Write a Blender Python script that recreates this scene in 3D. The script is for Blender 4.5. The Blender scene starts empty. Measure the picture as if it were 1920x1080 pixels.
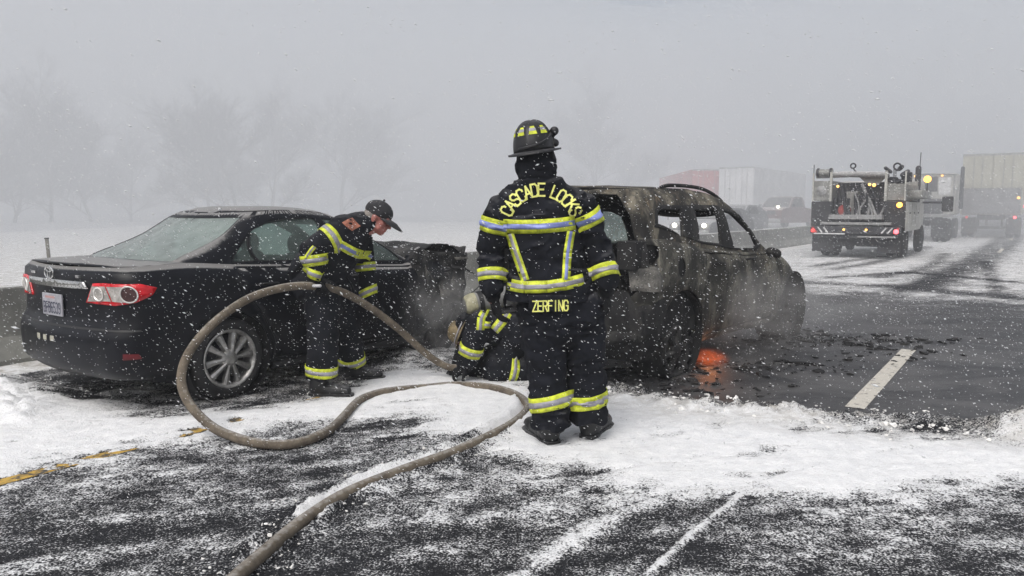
import bpy, bmesh, math, random
import numpy as np
from mathutils import Vector, Matrix, Quaternion, noise
from mathutils.bvhtree import BVHTree
from mathutils.geometry import delaunay_2d_cdt
R = math.radians
SC = bpy.context.scene
COL = SC.collection

# ---------------------------------------------------------------- camera
H, F, HOR = 1.45, 1442.0, 391.0
TH = math.atan((540 - HOR) / F)
CT, ST = math.cos(TH), math.sin(TH)
cam = bpy.data.cameras.new('camera')
cam.sensor_width = 36
cam.lens = F / 1920 * 36
cam.clip_start = 0.05
cam.clip_end = 2000
camo = bpy.data.objects.new('camera', cam)
COL.objects.link(camo)
camo.location = (0, 0, H)
camo.rotation_euler = (math.pi / 2 - TH, 0, 0)
SC.camera = camo

# ---------------------------------------------------------------- sky, sun, exposure
SUN_EL, SUN_AZ = 52, 205
wd = bpy.data.worlds.new('World'); SC.world = wd
wd.use_nodes = True
wn = wd.node_tree
wn.nodes.clear()
wo = wn.nodes.new('ShaderNodeOutputWorld')
wb = wn.nodes.new('ShaderNodeBackground')
ws = wn.nodes.new('ShaderNodeTexSky')
ws.sky_type = 'NISHITA'
ws.sun_disc = False
ws.sun_elevation = R(SUN_EL)
ws.sun_rotation = R(SUN_AZ)
ws.air_density = 1.0
ws.dust_density = 6.0
ws.ozone_density = 1.0
wh = wn.nodes.new('ShaderNodeHueSaturation')
wh.inputs['Saturation'].default_value = 0.36
wn.links.new(ws.outputs[0], wh.inputs['Color'])
wn.links.new(wh.outputs[0], wb.inputs[0])
wb.inputs[1].default_value = 0.14
wn.links.new(wb.outputs[0], wo.inputs[0])
sl = bpy.data.lights.new('sun', 'SUN')
sl.energy = 0.8
sl.angle = R(40)
sl.color = (1.0, 0.985, 0.96)
so = bpy.data.objects.new('sun', sl)
COL.objects.link(so)
_d = Vector((math.sin(R(SUN_AZ)) * math.cos(R(SUN_EL)), math.cos(R(SUN_AZ)) * math.cos(R(SUN_EL)), math.sin(R(SUN_EL))))
so.rotation_euler = _d.to_track_quat('Z', 'Y').to_euler()
so.location = (0, 0, 12)
SC.view_settings.view_transform = 'Standard'
SC.view_settings.look = 'None'
SC.view_settings.gamma = 1.0
SC.view_settings.use_curve_mapping = False
SC.view_settings.exposure = 0.24
SC.render.engine = 'CYCLES'
SC.cycles.use_denoising = True
SC.cycles.max_bounces = 6
SC.cycles.diffuse_bounces = 3
SC.cycles.glossy_bounces = 3
SC.cycles.transparent_max_bounces = 16
SC.cycles.volume_bounces = 1
SC.cycles.volume_max_steps = 128

# ---------------------------------------------------------------- measuring: image point -> place
def ray(px, py):
    a, b = (px - 960) / F, (540 - py) / F
    return Vector((a, CT + b * ST, -ST + b * CT))
def P(px, py, Y):
    d = ray(px, py)
    return Vector((0, 0, H)) + d * (Y / d.y)
def G(px, py, z=0.0):
    d = ray(px, py)
    return Vector((0, 0, H)) + d * ((z - H) / d.z)
RD = Vector((0.564, 0.826, 0)).normalized()     # direction of the road
RN = Vector((-RD.y, RD.x, 0))                   # across the road, to the left
ROADYAW = math.atan2(RD.y, RD.x)

# ---------------------------------------------------------------- materials
MATS = {}
class NB:
    def __init__(s, name):
        s.m = bpy.data.materials.new(name); s.m.use_nodes = True
        s.t = s.m.node_tree; s.t.nodes.clear()
        s.out = s.n('ShaderNodeOutputMaterial')
        s.co = s.n('ShaderNodeTexCoord')
    def n(s, ty, **k):
        x = s.t.nodes.new(ty)
        for a, b in k.items(): setattr(x, a, b)
        return x
    def l(s, a, b): s.t.links.new(a, b)
    def setin(s, node, key, v):
        if hasattr(v, 'is_linked') or isinstance(v, bpy.types.NodeSocket): s.l(v, node.inputs[key])
        else: node.inputs[key].default_value = v
    def vec(s, scale=(1, 1, 1), src='Object'):
        mp = s.n('ShaderNodeMapping'); mp.inputs['Scale'].default_value = scale
        s.l(s.co.outputs[src], mp.inputs[0]); return mp.outputs[0]
    def noise(s, scale, detail=4, rough=.6, vec=None, dist=0):
        x = s.n('ShaderNodeTexNoise'); x.inputs['Scale'].default_value = scale
        x.inputs['Detail'].default_value = detail; x.inputs['Roughness'].default_value = rough
        x.inputs['Distortion'].default_value = dist
        s.l(vec if vec is not None else s.co.outputs['Object'], x.inputs['Vector']); return x.outputs[0]
    def ramp(s, v, lo, hi, a=0.0, b=1.0, smooth=True):
        x = s.n('ShaderNodeMapRange'); x.interpolation_type = 'SMOOTHSTEP' if smooth else 'LINEAR'
        s.setin(x, 0, v)
        for i, q in enumerate((lo, hi, a, b)): s.setin(x, i + 1, q)
        return x.outputs[0]
    def math(s, op, a, b=0.0):
        x = s.n('ShaderNodeMath', operation=op); s.setin(x, 0, a); s.setin(x, 1, b); return x.outputs[0]
    def mix(s, f, a, b):
        x = s.n('ShaderNodeMix', data_type='RGBA'); s.setin(x, 0, f)
        for i, q in ((6, a), (7, b)):
            s.setin(x, i, (*q, 1) if isinstance(q, tuple) and len(q) == 3 else q)
        return x.outputs[2]
    def bsdf(s, base, rough=.7, metal=0., bump=None, bstr=.3, bdist=.01, **k):
        x = s.n('ShaderNodeBsdfPrincipled')
        s.setin(x, 'Base Color', (*base, 1) if isinstance(base, tuple) and len(base) == 3 else base)
        s.setin(x, 'Roughness', rough); s.setin(x, 'Metallic', metal)
        for a, b in k.items(): s.setin(x, a.replace('_', ' '), b)
        if bump is not None:
            bp = s.n('ShaderNodeBump'); bp.inputs['Strength'].default_value = bstr; bp.inputs['Distance'].default_value = bdist
            s.l(bump, bp.inputs['Height']); s.l(bp.outputs[0], x.inputs['Normal'])
        s.l(x.outputs[0], s.out.inputs[0]); return x

def simple(name, col, rough=.7, metal=0., var=.25, scale=8, bump=.15, bscale=60, dust=0., dustcol=(.55, .55, .55), spec=None, dlo=.5):
    """plain painted / cloth / plastic surface with mottling, fine relief and optional snow dust lying on upward faces"""
    if name in MATS: return MATS[name]
    b = NB(name)
    n1 = b.noise(scale, 5, .65)
    c = b.mix(b.ramp(n1, .3, .7), tuple(q * (1 - var) for q in col), tuple(min(1, q * (1 + var)) for q in col))
    if dust > 0:
        g = b.n('ShaderNodeNewGeometry'); sx = b.n('ShaderNodeSeparateXYZ'); b.l(g.outputs['Normal'], sx.inputs[0])
        n2 = b.noise(35, 5, .7)
        up = b.ramp(sx.outputs[2], dlo, .97, 0, dust)
        f = b.ramp(b.math('ADD', up, b.math('MULTIPLY', b.math('SUBTRACT', n2, .5), .9)), .1, .8)
        c = b.mix(f, c, dustcol)
    k = {}
    if spec is not None: k['Specular_IOR_Level'] = spec
    b.bsdf(c, rough, metal, b.noise(bscale, 4, .6), bump, .004, **k)
    MATS[name] = b.m; return b.m

def emit(name, col, strength):
    if name in MATS: return MATS[name]
    b = NB(name)
    b.bsdf(tuple(min(.8, q) for q in col), .3, Emission_Color=(*col, 1), Emission_Strength=strength)
    MATS[name] = b.m; return b.m

def glassy(name, col, alpha, rough):
    if name in MATS: return MATS[name]
    b = NB(name)
    n = b.noise(9, 5, .65)
    x = b.bsdf(b.mix(n, tuple(q * .8 for q in col), tuple(q * 1.2 for q in col)), rough, bump=b.noise(70, 3), bstr=.12, bdist=.003)
    tr = b.n('ShaderNodeBsdfTransparent'); tr.inputs[0].default_value = (.62, .74, .70, 1)
    mx = b.n('ShaderNodeMixShader')
    b.l(b.ramp(n, .25, .75, alpha * .85, min(1, alpha * 1.15)), mx.inputs[0])
    b.l(tr.outputs[0], mx.inputs[1]); b.l(x.outputs[0], mx.inputs[2]); b.l(mx.outputs[0], b.out.inputs[0])
    MATS[name] = b.m; return b.m

# ---------------------------------------------------------------- objects
def base_of(o):
    while o.parent: o = o.parent
    return o
def obj(name, me, mat, parent=None, smooth=True, angle=40, world=False):
    """link ONE mesh object; a mesh laid out in world coordinates is moved into its thing's own frame"""
    if isinstance(me, bmesh.types.BMesh):
        m = bpy.data.meshes.new(name); me.to_mesh(m); me.free(); me = m
    o = bpy.data.objects.new(name, me); COL.objects.link(o)
    if parent is not None:
        o.parent = parent
        if world: me.transform(Matrix.Translation(-base_of(parent).location))
    if mat is not None and not me.materials: me.materials.append(mat)
    if smooth:
        me.shade_smooth()
        if angle: me.set_sharp_from_angle(angle=R(angle))
    return o
def tag(o, label=None, cat=None, group=None, kind=None):
    for k, v in (('label', label), ('category', cat), ('group', group), ('kind', kind)):
        if v: o[k] = v
    return o
def thing(name, label, cat, loc=(0, 0, 0), rz=0, group=None):
    o = bpy.data.objects.new(name, None); COL.objects.link(o); o.empty_display_size = .1
    o.location = loc; o.rotation_euler = (0, 0, rz)
    return tag(o, label, cat, group)
def pydata(v, f):
    m = bpy.data.meshes.new('m'); m.from_pydata([tuple(q) for q in v], [], f); m.update(); return m

# shapes added to a bmesh
def box(bm, lo, hi, bev=0.0, mat=None):
    lo, hi = Vector(lo), Vector(hi)
    r = bmesh.ops.create_cube(bm, size=1)
    vs = r['verts']
    for v in vs: v.co = Vector([(lo[i] + hi[i]) / 2 + v.co[i] * (hi[i] - lo[i]) for i in range(3)])
    if bev > 0:
        es = list({e for v in vs for e in v.link_edges})
        bmesh.ops.bevel(bm, geom=es, offset=bev, segments=2, affect='EDGES', profile=.6)
    return bm
def nbox(lo, hi, bev=0.0): return box(bmesh.new(), lo, hi, bev)
def frame(d, side=None):
    d = d.normalized()
    s = side if side is not None else (Vector((0, 0, 1)) if abs(d.z) < .9 else Vector((1, 0, 0)))
    s = (s - d * s.dot(d)).normalized()
    return d, s, d.cross(s)
def tube(bm, pts, rad, n=10, caps=True, flat=None):
    pts = [Vector(p) for p in pts]
    rad = rad if hasattr(rad, '__len__') else [rad] * len(pts)
    rings = []; s = None
    for i, p in enumerate(pts):
        d = (pts[min(i + 1, len(pts) - 1)] - pts[max(i - 1, 0)])
        if d.length < 1e-9: d = Vector((0, 0, 1))
        d, s, t = frame(d, s)
        rings.append([bm.verts.new(p + (s * math.cos(a) + t * math.sin(a)) * rad[i]) for a in [2 * math.pi * k / n for k in range(n)]])
    for a, b in zip(rings, rings[1:]):
        for k in range(n): bm.faces.new((a[k], a[(k + 1) % n], b[(k + 1) % n], b[k]))
    if caps: bm.faces.new(rings[0][::-1]); bm.faces.new(rings[-1])
    return bm
def ntube(*a, **k): return tube(bmesh.new(), *a, **k)
def lathe(bm, prof, c, axis, n=24, side=None):
    """prof: (along axis, radius)"""
    d, s, t = frame(Vector(axis), side); c = Vector(c)
    rings = []
    for h, r in prof:
        rings.append([bm.verts.new(c + d * h + (s * math.cos(a) + t * math.sin(a)) * max(r, 1e-4)) for a in [2 * math.pi * k / n for k in range(n)]])
    for a, b in zip(rings, rings[1:]):
        for k in range(n): bm.faces.new((a[k], a[(k + 1) % n], b[(k + 1) % n], b[k]))
    return bm
def cap(bm, p0, p1, r0, r1=None, side=None, n=16):
    """tapered capsule, radii may be (a, b) along side / across"""
    p0, p1 = Vector(p0), Vector(p1)
    r1 = r0 if r1 is None else r1
    r0 = r0 if hasattr(r0, '__len__') else (r0, r0); r1 = r1 if hasattr(r1, '__len__') else (r1, r1)
    ax = p1 - p0
    if ax.length < 1e-6: ax = Vector((0, 0, 1e-4))
    d, s, t = frame(ax, side)
    rings = []
    def ring(p, a, b): rings.append([bm.verts.new(p + s * a * math.cos(q) + t * b * math.sin(q)) for q in [2 * math.pi * k / n for k in range(n)]])
    for i in range(5):
        q = math.pi / 2 * (1 - i / 4); m = min(r0)
        ring(p0 - d * m * math.sin(q), max(r0[0] * math.cos(q), 1e-4), max(r0[1] * math.cos(q), 1e-4))
    for i in range(5):
        q = math.pi / 2 * i / 4; m = min(r1)
        ring(p1 + d * m * math.sin(q), max(r1[0] * math.cos(q), 1e-4), max(r1[1] * math.cos(q), 1e-4))
    for a, b in zip(rings, rings[1:]):
        for k in range(n): bm.faces.new((a[k], a[(k + 1) % n], b[(k + 1) % n], b[k]))
    bm.faces.new(rings[0][::-1]); bm.faces.new(rings[-1])
    return bm
def ball(bm, c, r, rot=None):
    r = r if hasattr(r, '__len__') else (r, r, r)
    M = Matrix.Translation(Vector(c)) @ (rot.to_4x4() if rot is not None else Matrix()) @ Matrix.Diagonal((*r, 1))
    bmesh.ops.create_uvsphere(bm, u_segments=16, v_segments=10, radius=1, matrix=M); return bm
def remesh(bm, voxel, smooth=4, fold=0., fscale=6., seed=0, fn=None):
    """fuse overlapping shapes into one continuous skin, smooth it, press cloth folds into it"""
    m = bpy.data.meshes.new('t'); bm.to_mesh(m); bm.free()
    o = bpy.data.objects.new('t', m); COL.objects.link(o)
    a = o.modifiers.new('r', 'REMESH'); a.mode = 'VOXEL'; a.voxel_size = voxel
    if smooth:
        b = o.modifiers.new('s', 'SMOOTH'); b.factor = .5; b.iterations = smooth
    dg = bpy.context.evaluated_depsgraph_get(); dg.update()
    me = bpy.data.meshes.new_from_object(o.evaluated_get(dg))
    bpy.data.objects.remove(o); bpy.data.meshes.remove(m)
    if fold or fn:
        me.update()
        nr = [v.normal.copy() for v in me.vertices]
        off = Vector((seed * 3.1, seed * 1.7, seed * 5.3))
        for v, n_ in zip(me.vertices, nr):
            q = v.co
            k = 0.
            if fold:
                p = Vector((q.x * fscale, q.y * fscale, q.z * fscale * 1.7)) + off
                p += noise.noise_vector(p * .6) * .9
                k = (1 - abs(noise.noise(p)) * 2.2) * .55 + noise.noise(p * 2.3) * .3
                k *= fold
            if fn: k += fn(q, n_)
            v.co = q + n_ * k
        me.update()
    return me
def bvh(me): return BVHTree.FromPolygons([v.co.copy() for v in me.vertices], [tuple(p.vertices) for p in me.polygons])
def crom(pts, n=8):
    pts = [Vector(p) for p in pts]; out = []
    q = [pts[0] * 2 - pts[1]] + pts + [pts[-1] * 2 - pts[-2]]
    for i in range(1, len(q) - 2):
        a, b, c, d = q[i - 1:i + 3]
        for k in range(n):
            t = k / n
            out.append(.5 * ((2 * b) + (c - a) * t + (2 * a - 5 * b + 4 * c - d) * t * t + (3 * b - a - 3 * c + d) * t ** 3))
    out.append(pts[-1]); return out

# ---------------------------------------------------------------- stroke lettering
GLY = {
 'A': [[(0, 0), (.5, 1), (1, 0)], [(.2, .35), (.8, .35)]],
 'B': [[(0, 0), (0, 1), (.75, 1), (1, .88), (1, .63), (.75, .52), (0, .52)], [(.75, .52), (1, .4), (1, .12), (.75, 0), (0, 0)]],
 'C': [[(1, .75), (1, .85), (.75, 1), (.25, 1), (0, .82), (0, .18), (.25, 0), (.75, 0), (1, .15), (1, .25)]],
 'D': [[(0, 0), (0, 1), (.7, 1), (1, .8), (1, .2), (.7, 0), (0, 0)]],
 'E': [[(1, 1), (0, 1), (0, 0), (1, 0)], [(0, .52), (.8, .52)]],
 'F': [[(1, 1), (0, 1), (0, 0)], [(0, .52), (.8, .52)]],
 'G': [[(1, .75), (1, .85), (.75, 1), (.25, 1), (0, .82), (0, .18), (.25, 0), (.75, 0), (1, .15), (1, .48), (.6, .48)]],
 'I': [[(.5, 0), (.5, 1)]],
 'K': [[(0, 0), (0, 1)], [(1, 1), (0, .4)], [(.35, .6), (1, 0)]],
 'L': [[(0, 1), (0, 0), (1, 0)]],
 'N': [[(0, 0), (0, 1), (1, 0), (1, 1)]],
 'O': [[(.25, 0), (0, .18), (0, .82), (.25, 1), (.75, 1), (1, .82), (1, .18), (.75, 0), (.25, 0)]],
 'P': [[(0, 0), (0, 1), (.75, 1), (1, .86), (1, .6), (.75, .46), (0, .46)]],
 'R': [[(0, 0), (0, 1), (.75, 1), (1, .86), (1, .62), (.75, .5), (0, .5)], [(.5, .5), (1, 0)]],
 'S': [[(1, .75), (1, .85), (.75, 1), (.25, 1), (0, .85), (0, .66), (.25, .53), (.75, .47), (1, .34), (1, .15), (.75, 0), (.25, 0), (0, .15), (0, .25)]],
 'Z': [[(0, 1), (1, 1), (0, 0), (1, 0)]],
 '3': [[(0, .9), (.25, 1), (.75, 1), (1, .85), (1, .65), (.7, .53), (1, .38), (1, .15), (.75, 0), (.25, 0), (0, .12)]],
 '5': [[(1, 1), (0, 1), (0, .55), (.7, .58), (1, .42), (1, .15), (.75, 0), (.2, 0), (0, .12)]],
 '6': [[(.95, .88), (.7, 1), (.25, 1), (0, .82), (0, .18), (.25, 0), (.75, 0), (1, .16), (1, .4), (.75, .55), (0, .5)]],
 '9': [[(.05, .12), (.3, 0), (.75, 0), (1, .18), (1, .82), (.75, 1), (.25, 1), (0, .84), (0, .6), (.25, .46), (1, .5)]],
}
def strokes(ch, w, h, th):
    """quads (2-D) of one stroked character"""
    out = []
    for pl in GLY[ch]:
        pts = [Vector((p[0] * w, p[1] * h)) for p in pl]
        for a, b in zip(pts, pts[1:]):
            d = (b - a).normalized(); n = Vector((-d.y, d.x)) * th / 2; e = d * th * .45
            k = max(1, int((b - a).length / max(th * 2.0, 1e-4)))
            a2, b2 = a - e, b + e
            for i in range(k):
                p, q = a2.lerp(b2, i / k), a2.lerp(b2, (i + 1) / k)
                out.append((p - n, q - n, q + n, p + n))
    return out
# ---------------------------------------------------------------- car shells
def pip(poly, x, y):
    poly = np.asarray(poly, float); x = np.asarray(x, float); y = np.asarray(y, float)
    r = np.zeros(x.shape, bool)
    for i in range(len(poly)):
        x1, y1 = poly[i - 1]; x2, y2 = poly[i]
        if y1 == y2: continue
        c = ((y1 > y) != (y2 > y)) & (x < (x2 - x1) * (y - y1) / (y2 - y1) + x1)
        r ^= c
    return r
def dens(loop, d):
    out = []
    for i in range(len(loop)):
        a = np.array(loop[i]); b = np.array(loop[(i + 1) % len(loop)])
        k = max(1, int(math.ceil(np.hypot(*(b - a)) / d)))
        for j in range(k): out.append(tuple(a + (b - a) * j / k))
    return out
def patch(outer, holes=(), du=.06, dv=.05):
    """flat region with holes -> points and triangles (constrained Delaunay over a grid)"""
    loops = [dens(outer, min(du, dv))] + [dens(h, min(du, dv)) for h in holes]
    pts, ed = [], []
    for L in loops:
        o = len(pts); pts += L
        ed += [(o + i, o + (i + 1) % len(L)) for i in range(len(L))]
    bp = np.array(pts)
    u0, v0 = bp.min(0); u1, v1 = bp.max(0)
    gu, gv = np.meshgrid(np.arange(u0 + du / 2, u1, du), np.arange(v0 + dv / 2, v1, dv))
    gu, gv = gu.ravel(), gv.ravel()
    k = pip(outer, gu, gv)
    for h in holes: k &= ~pip(h, gu, gv)
    gu, gv = gu[k], gv[k]
    if len(gu):
        d = np.min(np.hypot(gu[:, None] - bp[None, :, 0], gv[:, None] - bp[None, :, 1]), 1)
        k = d > .4 * min(du, dv)
        pts = pts + list(zip(gu[k], gv[k]))
    V, E_, Fc, *_ = delaunay_2d_cdt([Vector(p) for p in pts], ed, [], 0, 1e-6)
    V = np.array([(p[0], p[1]) for p in V]); Fc = np.array([f for f in Fc if len(f) == 3])
    c = V[Fc].mean(1)
    k = pip(outer, c[:, 0], c[:, 1])
    for h in holes: k &= ~pip(h, c[:, 0], c[:, 1])
    return V, Fc[k].tolist()
def hermite(xs, ys):
    xs = np.array(xs, float); ys = np.array(ys, float); m = np.gradient(ys, xs)
    dl = np.diff(ys) / np.diff(xs)
    for i in range(1, len(xs) - 1):
        if dl[i - 1] * dl[i] <= 0: m[i] = 0
        else: m[i] = math.copysign(min(abs(m[i]), 3 * min(abs(dl[i - 1]), abs(dl[i]))), m[i])
    def f(x):
        x = min(max(x, xs[0]), xs[-1]); i = min(max(int(np.searchsorted(xs, x)) - 1, 0), len(xs) - 2)
        h = xs[i + 1] - xs[i]; t = (x - xs[i]) / h
        return float(ys[i] * (1 + 2 * t) * (1 - t) ** 2 + m[i] * h * t * (1 - t) ** 2 + ys[i + 1] * t * t * (3 - 2 * t) + m[i + 1] * h * t * t * (t - 1))
    return f
class Shell:
    """a closed skin described by plan outlines at rising levels k; u runs from the tail's middle round one side to the nose"""
    UR, UC, US = .8, .4, 3.4
    def __init__(s, rows, zmap):
        cols = list(zip(*rows)); s.k0, s.k1 = cols[0][0], cols[0][-1]
        s.f = [hermite(cols[0], c) for c in cols[1:]]; s.zmap = zmap
        s.UT = 2 * (s.UR + s.UC) + s.US
        s.deform = None
    def at(s, k): return [g(k) for g in s.f]       # xr xf w rrx rry rfx rfy br bf
    def plan(s, u, k):
        xr, xf, w, ax, ay, fx, fy, br, bf = s.at(k)
        UR, UC, US = s.UR, s.UC, s.US
        if u <= UR: t = u / UR; return xr + br * t * t, t * (w - ay)
        if u <= UR + UC: q = (u - UR) / UC * math.pi / 2; return xr + br + ax * (1 - math.cos(q)), w - ay + ay * math.sin(q)
        if u <= UR + UC + US:
            t = (u - UR - UC) / US; a, b = xr + br + ax, xf - bf - fx
            return a + (b - a) * t, w
        if u <= UR + 2 * UC + US: q = (1 - (u - UR - UC - US) / UC) * math.pi / 2; return xf - bf - fx * (1 - math.cos(q)), w - fy + fy * math.sin(q)
        t = max(0., (s.UT - u) / UR); return xf - bf * t * t, t * (w - fy)
    def pt(s, u, k, sg=-1, off=0.):
        x, y = s.plan(abs(u), k); sg2 = sg if u >= 0 else -sg
        p = Vector((x, sg2 * y, s.zmap(k, x)))
        if off:
            e = .004
            x2, y2 = s.plan(min(abs(u) + e, s.UT), k); x1, y1 = s.plan(max(abs(u) - e, 0), k)
            tu = Vector((x2 - x1, sg2 * (y2 - y1), 0))
            if abs(u) < e: tu = Vector((0, sg2, 0))
            ka, kb = max(s.k0, k - e), min(s.k1, k + e)
            xa, ya = s.plan(abs(u), ka); xb, yb = s.plan(abs(u), kb)
            tk = Vector((xb - xa, sg2 * (yb - ya), s.zmap(kb, xb) - s.zmap(ka, xa)))
            n = tu.cross(tk) * (1 if sg2 > 0 else -1)
            n = -n if sg2 > 0 else n
            if n.length > 1e-12:
                n.normalize()
                c = Vector((min(max(p.x, .3), 1.6), 0, .8))
                if n.dot(p - c) < 0: n = -n
                p += n * off
        return s.deform(p) if s.deform else p
    def kz(s, x, z):
        a, b = s.k0, s.k1
        for _ in range(30):
            m = (a + b) / 2
            if s.zmap(m, x) < z: a = m
            else: b = m
        return (a + b) / 2
    def us(s, x, k):
        xr, xf, w, ax, ay, fx, fy, br, bf = s.at(k)
        a, b = xr + br + ax, xf - bf - fx
        if x < a: return s.UR + s.UC * math.acos(max(-1, min(1, 1 - (x - xr - br) / ax))) / (math.pi / 2) if x > xr + br else s.UR
        if x > b:
            return s.UR + s.UC + s.US + s.UC * (1 - math.acos(max(0, min(1, 1 - (xf - bf - x) / fx))) / (math.pi / 2))
        return s.UR + s.UC + s.US * (x - a) / (b - a)
    def ur(s, y, k):
        xr, xf, w, ax, ay, fx, fy, br, bf = s.at(k)
        ya = abs(y)
        if ya <= w - ay: u = s.UR * ya / (w - ay)
        else: u = s.UR + s.UC * math.asin(min(1, (ya - w + ay) / ay)) / (math.pi / 2)
        return u if y < 0 else -u
    def uf(s, y, k):
        xr, xf, w, ax, ay, fx, fy, br, bf = s.at(k); return s.UT - s.UR * min(1, abs(y) / (w - fy))
    def side(s, pts): return [(s.us(x, s.kz(x, z)), s.kz(x, z)) for x, z in pts]
    def rear(s, pts, xg): return [(s.ur(y, s.kz(xg, z)), s.kz(xg, z)) for y, z in pts]
    def skin(s, outer, holes=(), sides=(-1, 1), off=0., du=.07, dv=.05):
        V, T = patch(outer, holes, du, dv)
        vs, fs = [], []
        for sg in sides:
            o = len(vs); vs += [s.pt(u, k, sg, off) for u, k in V]
            fs += [tuple(o + i for i in (t if sg < 0 else t[::-1])) for t in T]
        bm = bmesh.new(); bv = [bm.verts.new(v) for v in vs]
        for f in fs:
            try: bm.faces.new([bv[i] for i in f])
            except ValueError: pass
        bmesh.ops.remove_doubles(bm, verts=bm.verts, dist=.0015)
        bmesh.ops.recalc_face_normals(bm, faces=bm.faces)
        return bm
def shrink(poly, d):
    c = np.mean(np.array(poly), 0); out = []
    for p in poly:
        v = np.array(p) - c; L = np.hypot(*v); out.append(tuple(c + v * (L - d) / L))
    return out
def circ(c, rx, rz, n=28): return [(c[0] + rx * math.cos(2 * math.pi * i / n), c[1] + rz * math.sin(2 * math.pi * i / n)) for i in range(n)]
def arch(cx, r, zc, zb, n=18):
    a0 = math.asin((zb - zc) / r)
    return [(cx + r * math.cos(a), zc + r * math.sin(a)) for a in np.linspace(a0, math.pi - a0, n)]
def thick(o, t, off=-1, inner=None):
    if inner is not None: o.data.materials.append(inner)
    m = o.modifiers.new('thickness', 'SOLIDIFY'); m.thickness = t; m.offset = off
    if inner is not None: m.material_offset = 1; m.material_offset_rim = 1
    return o

def wheel(root, x, y, z, r, w, rim_r, m_tyre, m_rim, spokes=10, tyre=True, name='wheel', bare=False):
    """wheel > tyre, rim, spoke; outer face on the side of y"""
    sg = 1 if y > 0 else -1
    ax = (0, sg, 0); c = (x, y, z)
    hub = bmesh.new()
    lathe(hub, [(-.10, .0), (-.10, .07), (.0, .07), (.015, .055), (.02, .03), (.021, 0)], c, ax, 20)
    wh = obj(name, hub, m_rim, root, angle=35)
    if tyre:
        t = bmesh.new()
        pr = [(-w, rim_r), (-w, rim_r + .02), (-w + .005, r - .05), (-w + .03, r - .012), (-w + .06, r), (-.06, r), (-.03, r - .012), (-.004, r - .045), (.0, rim_r + .03), (-.008, rim_r + .006), (-.03, rim_r - .008), (-w, rim_r - .008)]
        lathe(t, pr, Vector(c) + Vector((0, sg * .02, 0)), ax, 48)
        obj('tyre', t, m_tyre, wh, angle=50)
    rm = bmesh.new()
    lathe(rm, [(.012, rim_r + .004), (.016, rim_r - .004), (.006, rim_r - .02), (-.03, rim_r - .03), (-w + .03, rim_r - .03), (-w + .03, rim_r), (-.02, rim_r + .001), (.012, rim_r + .004)], c, ax, 48)
    obj('rim', rm, m_rim, wh, angle=45)
    if bare:
        dr = bmesh.new(); lathe(dr, [(-.12, 0), (-.12, rim_r - .06), (-.08, rim_r - .05), (-.08, 0)], c, ax, 28); obj('brake_drum', dr, m_tyre, wh)
    else:
        dk = bmesh.new(); lathe(dk, [(-.075, .0), (-.075, rim_r - .05), (-.085, rim_r - .05), (-.085, 0)], c, ax, 28); obj('brake_disc', dk, M['dark_metal'], wh)
    for i in range(spokes):
        b = bmesh.new(); a = 2 * math.pi * i / spokes + .12
        ca, sa = math.cos(a), math.sin(a)
        # twisted wedge, wide towards the rim, with a raised ridge
        rows = []
        for q in np.linspace(0, 1, 5):
            rr = .05 + (rim_r - .022 - .05) * q; hw = .014 + .016 * q; ht = .014 * (1 - q) + .004
            tw = .10 * q * q * (1 if i % 2 else -1)
            for k, (tt, hh) in enumerate(((-hw, -.028), (-hw, ht - .004), (-hw * .35, ht + .004), (hw * .6, ht - .002), (hw, -.028))):
                tt += tw * rr * .35
                rows.append(b.verts.new(Vector(c) + Vector((ca * rr - sa * tt, sg * hh, sa * rr + ca * tt))))
        for q in range(4):
            for k in range(5):
                b.faces.new((rows[q * 5 + k], rows[q * 5 + (k + 1) % 5], rows[q * 5 + 5 + (k + 1) % 5], rows[q * 5 + 5 + k]))
        bmesh.ops.recalc_face_normals(b, faces=b.faces)
        obj('spoke', b, m_rim, wh, angle=30)
    return wh

M = {}
M['car_black'] = simple('car_black', (.0050, .0056, .0085), .38, 0, .3, 5, .05, 40, dust=1.0, dustcol=(.20, .195, .19), dlo=.7, spec=.22)
M['trim_black'] = simple('trim_black', (.007, .007, .008), .6, 0, .2, 10, .1)
M['tyre'] = simple('tyre_rubber', (.012, .012, .013), .9, 0, .4, 12, .4, 50)
M['alloy'] = simple('alloy', (.34, .335, .325), .42, .75, .35, 12, .1)
M['dark_metal'] = simple('dark_metal', (.04, .04, .045), .6, .5, .4, 9, .2)
M['chrome'] = simple('chrome', (.52, .52, .51), .22, .9, .15, 14, .05)
M['seat'] = simple('seat_cloth', (.025, .027, .028), .9, 0, .3, 10, .3)
M['car_glass'] = glassy('car_glass', (.17, .215, .20), .40, .16)
M['rear_glass'] = glassy('rear_glass', (.22, .255, .24), .80, .22)
M['red_lens'] = simple('red_lens', (.50, .008, .015), .12, 0, .25, 20, .03)
M['reflector_red'] = simple('reflector_red', (.10, .006, .010), .3, 0, .25, 20, .03)
M['clear_lens'] = simple('clear_lens', (.42, .40, .38), .15, .3, .3, 30, .05)
M['smoke_lens'] = simple('smoke_lens', (.09, .05, .05), .15, .4, .3, 30, .05)
M['plate'] = simple('plate_white', (.30, .30, .33), .45, 0, .15, 20, .05)
M['ink_blue'] = simple('plate_ink', (.03, .035, .07), .6, 0, .1)
M['sticker'] = simple('sticker', (.34, .33, .27), .6, 0, .15, 40)

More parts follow.
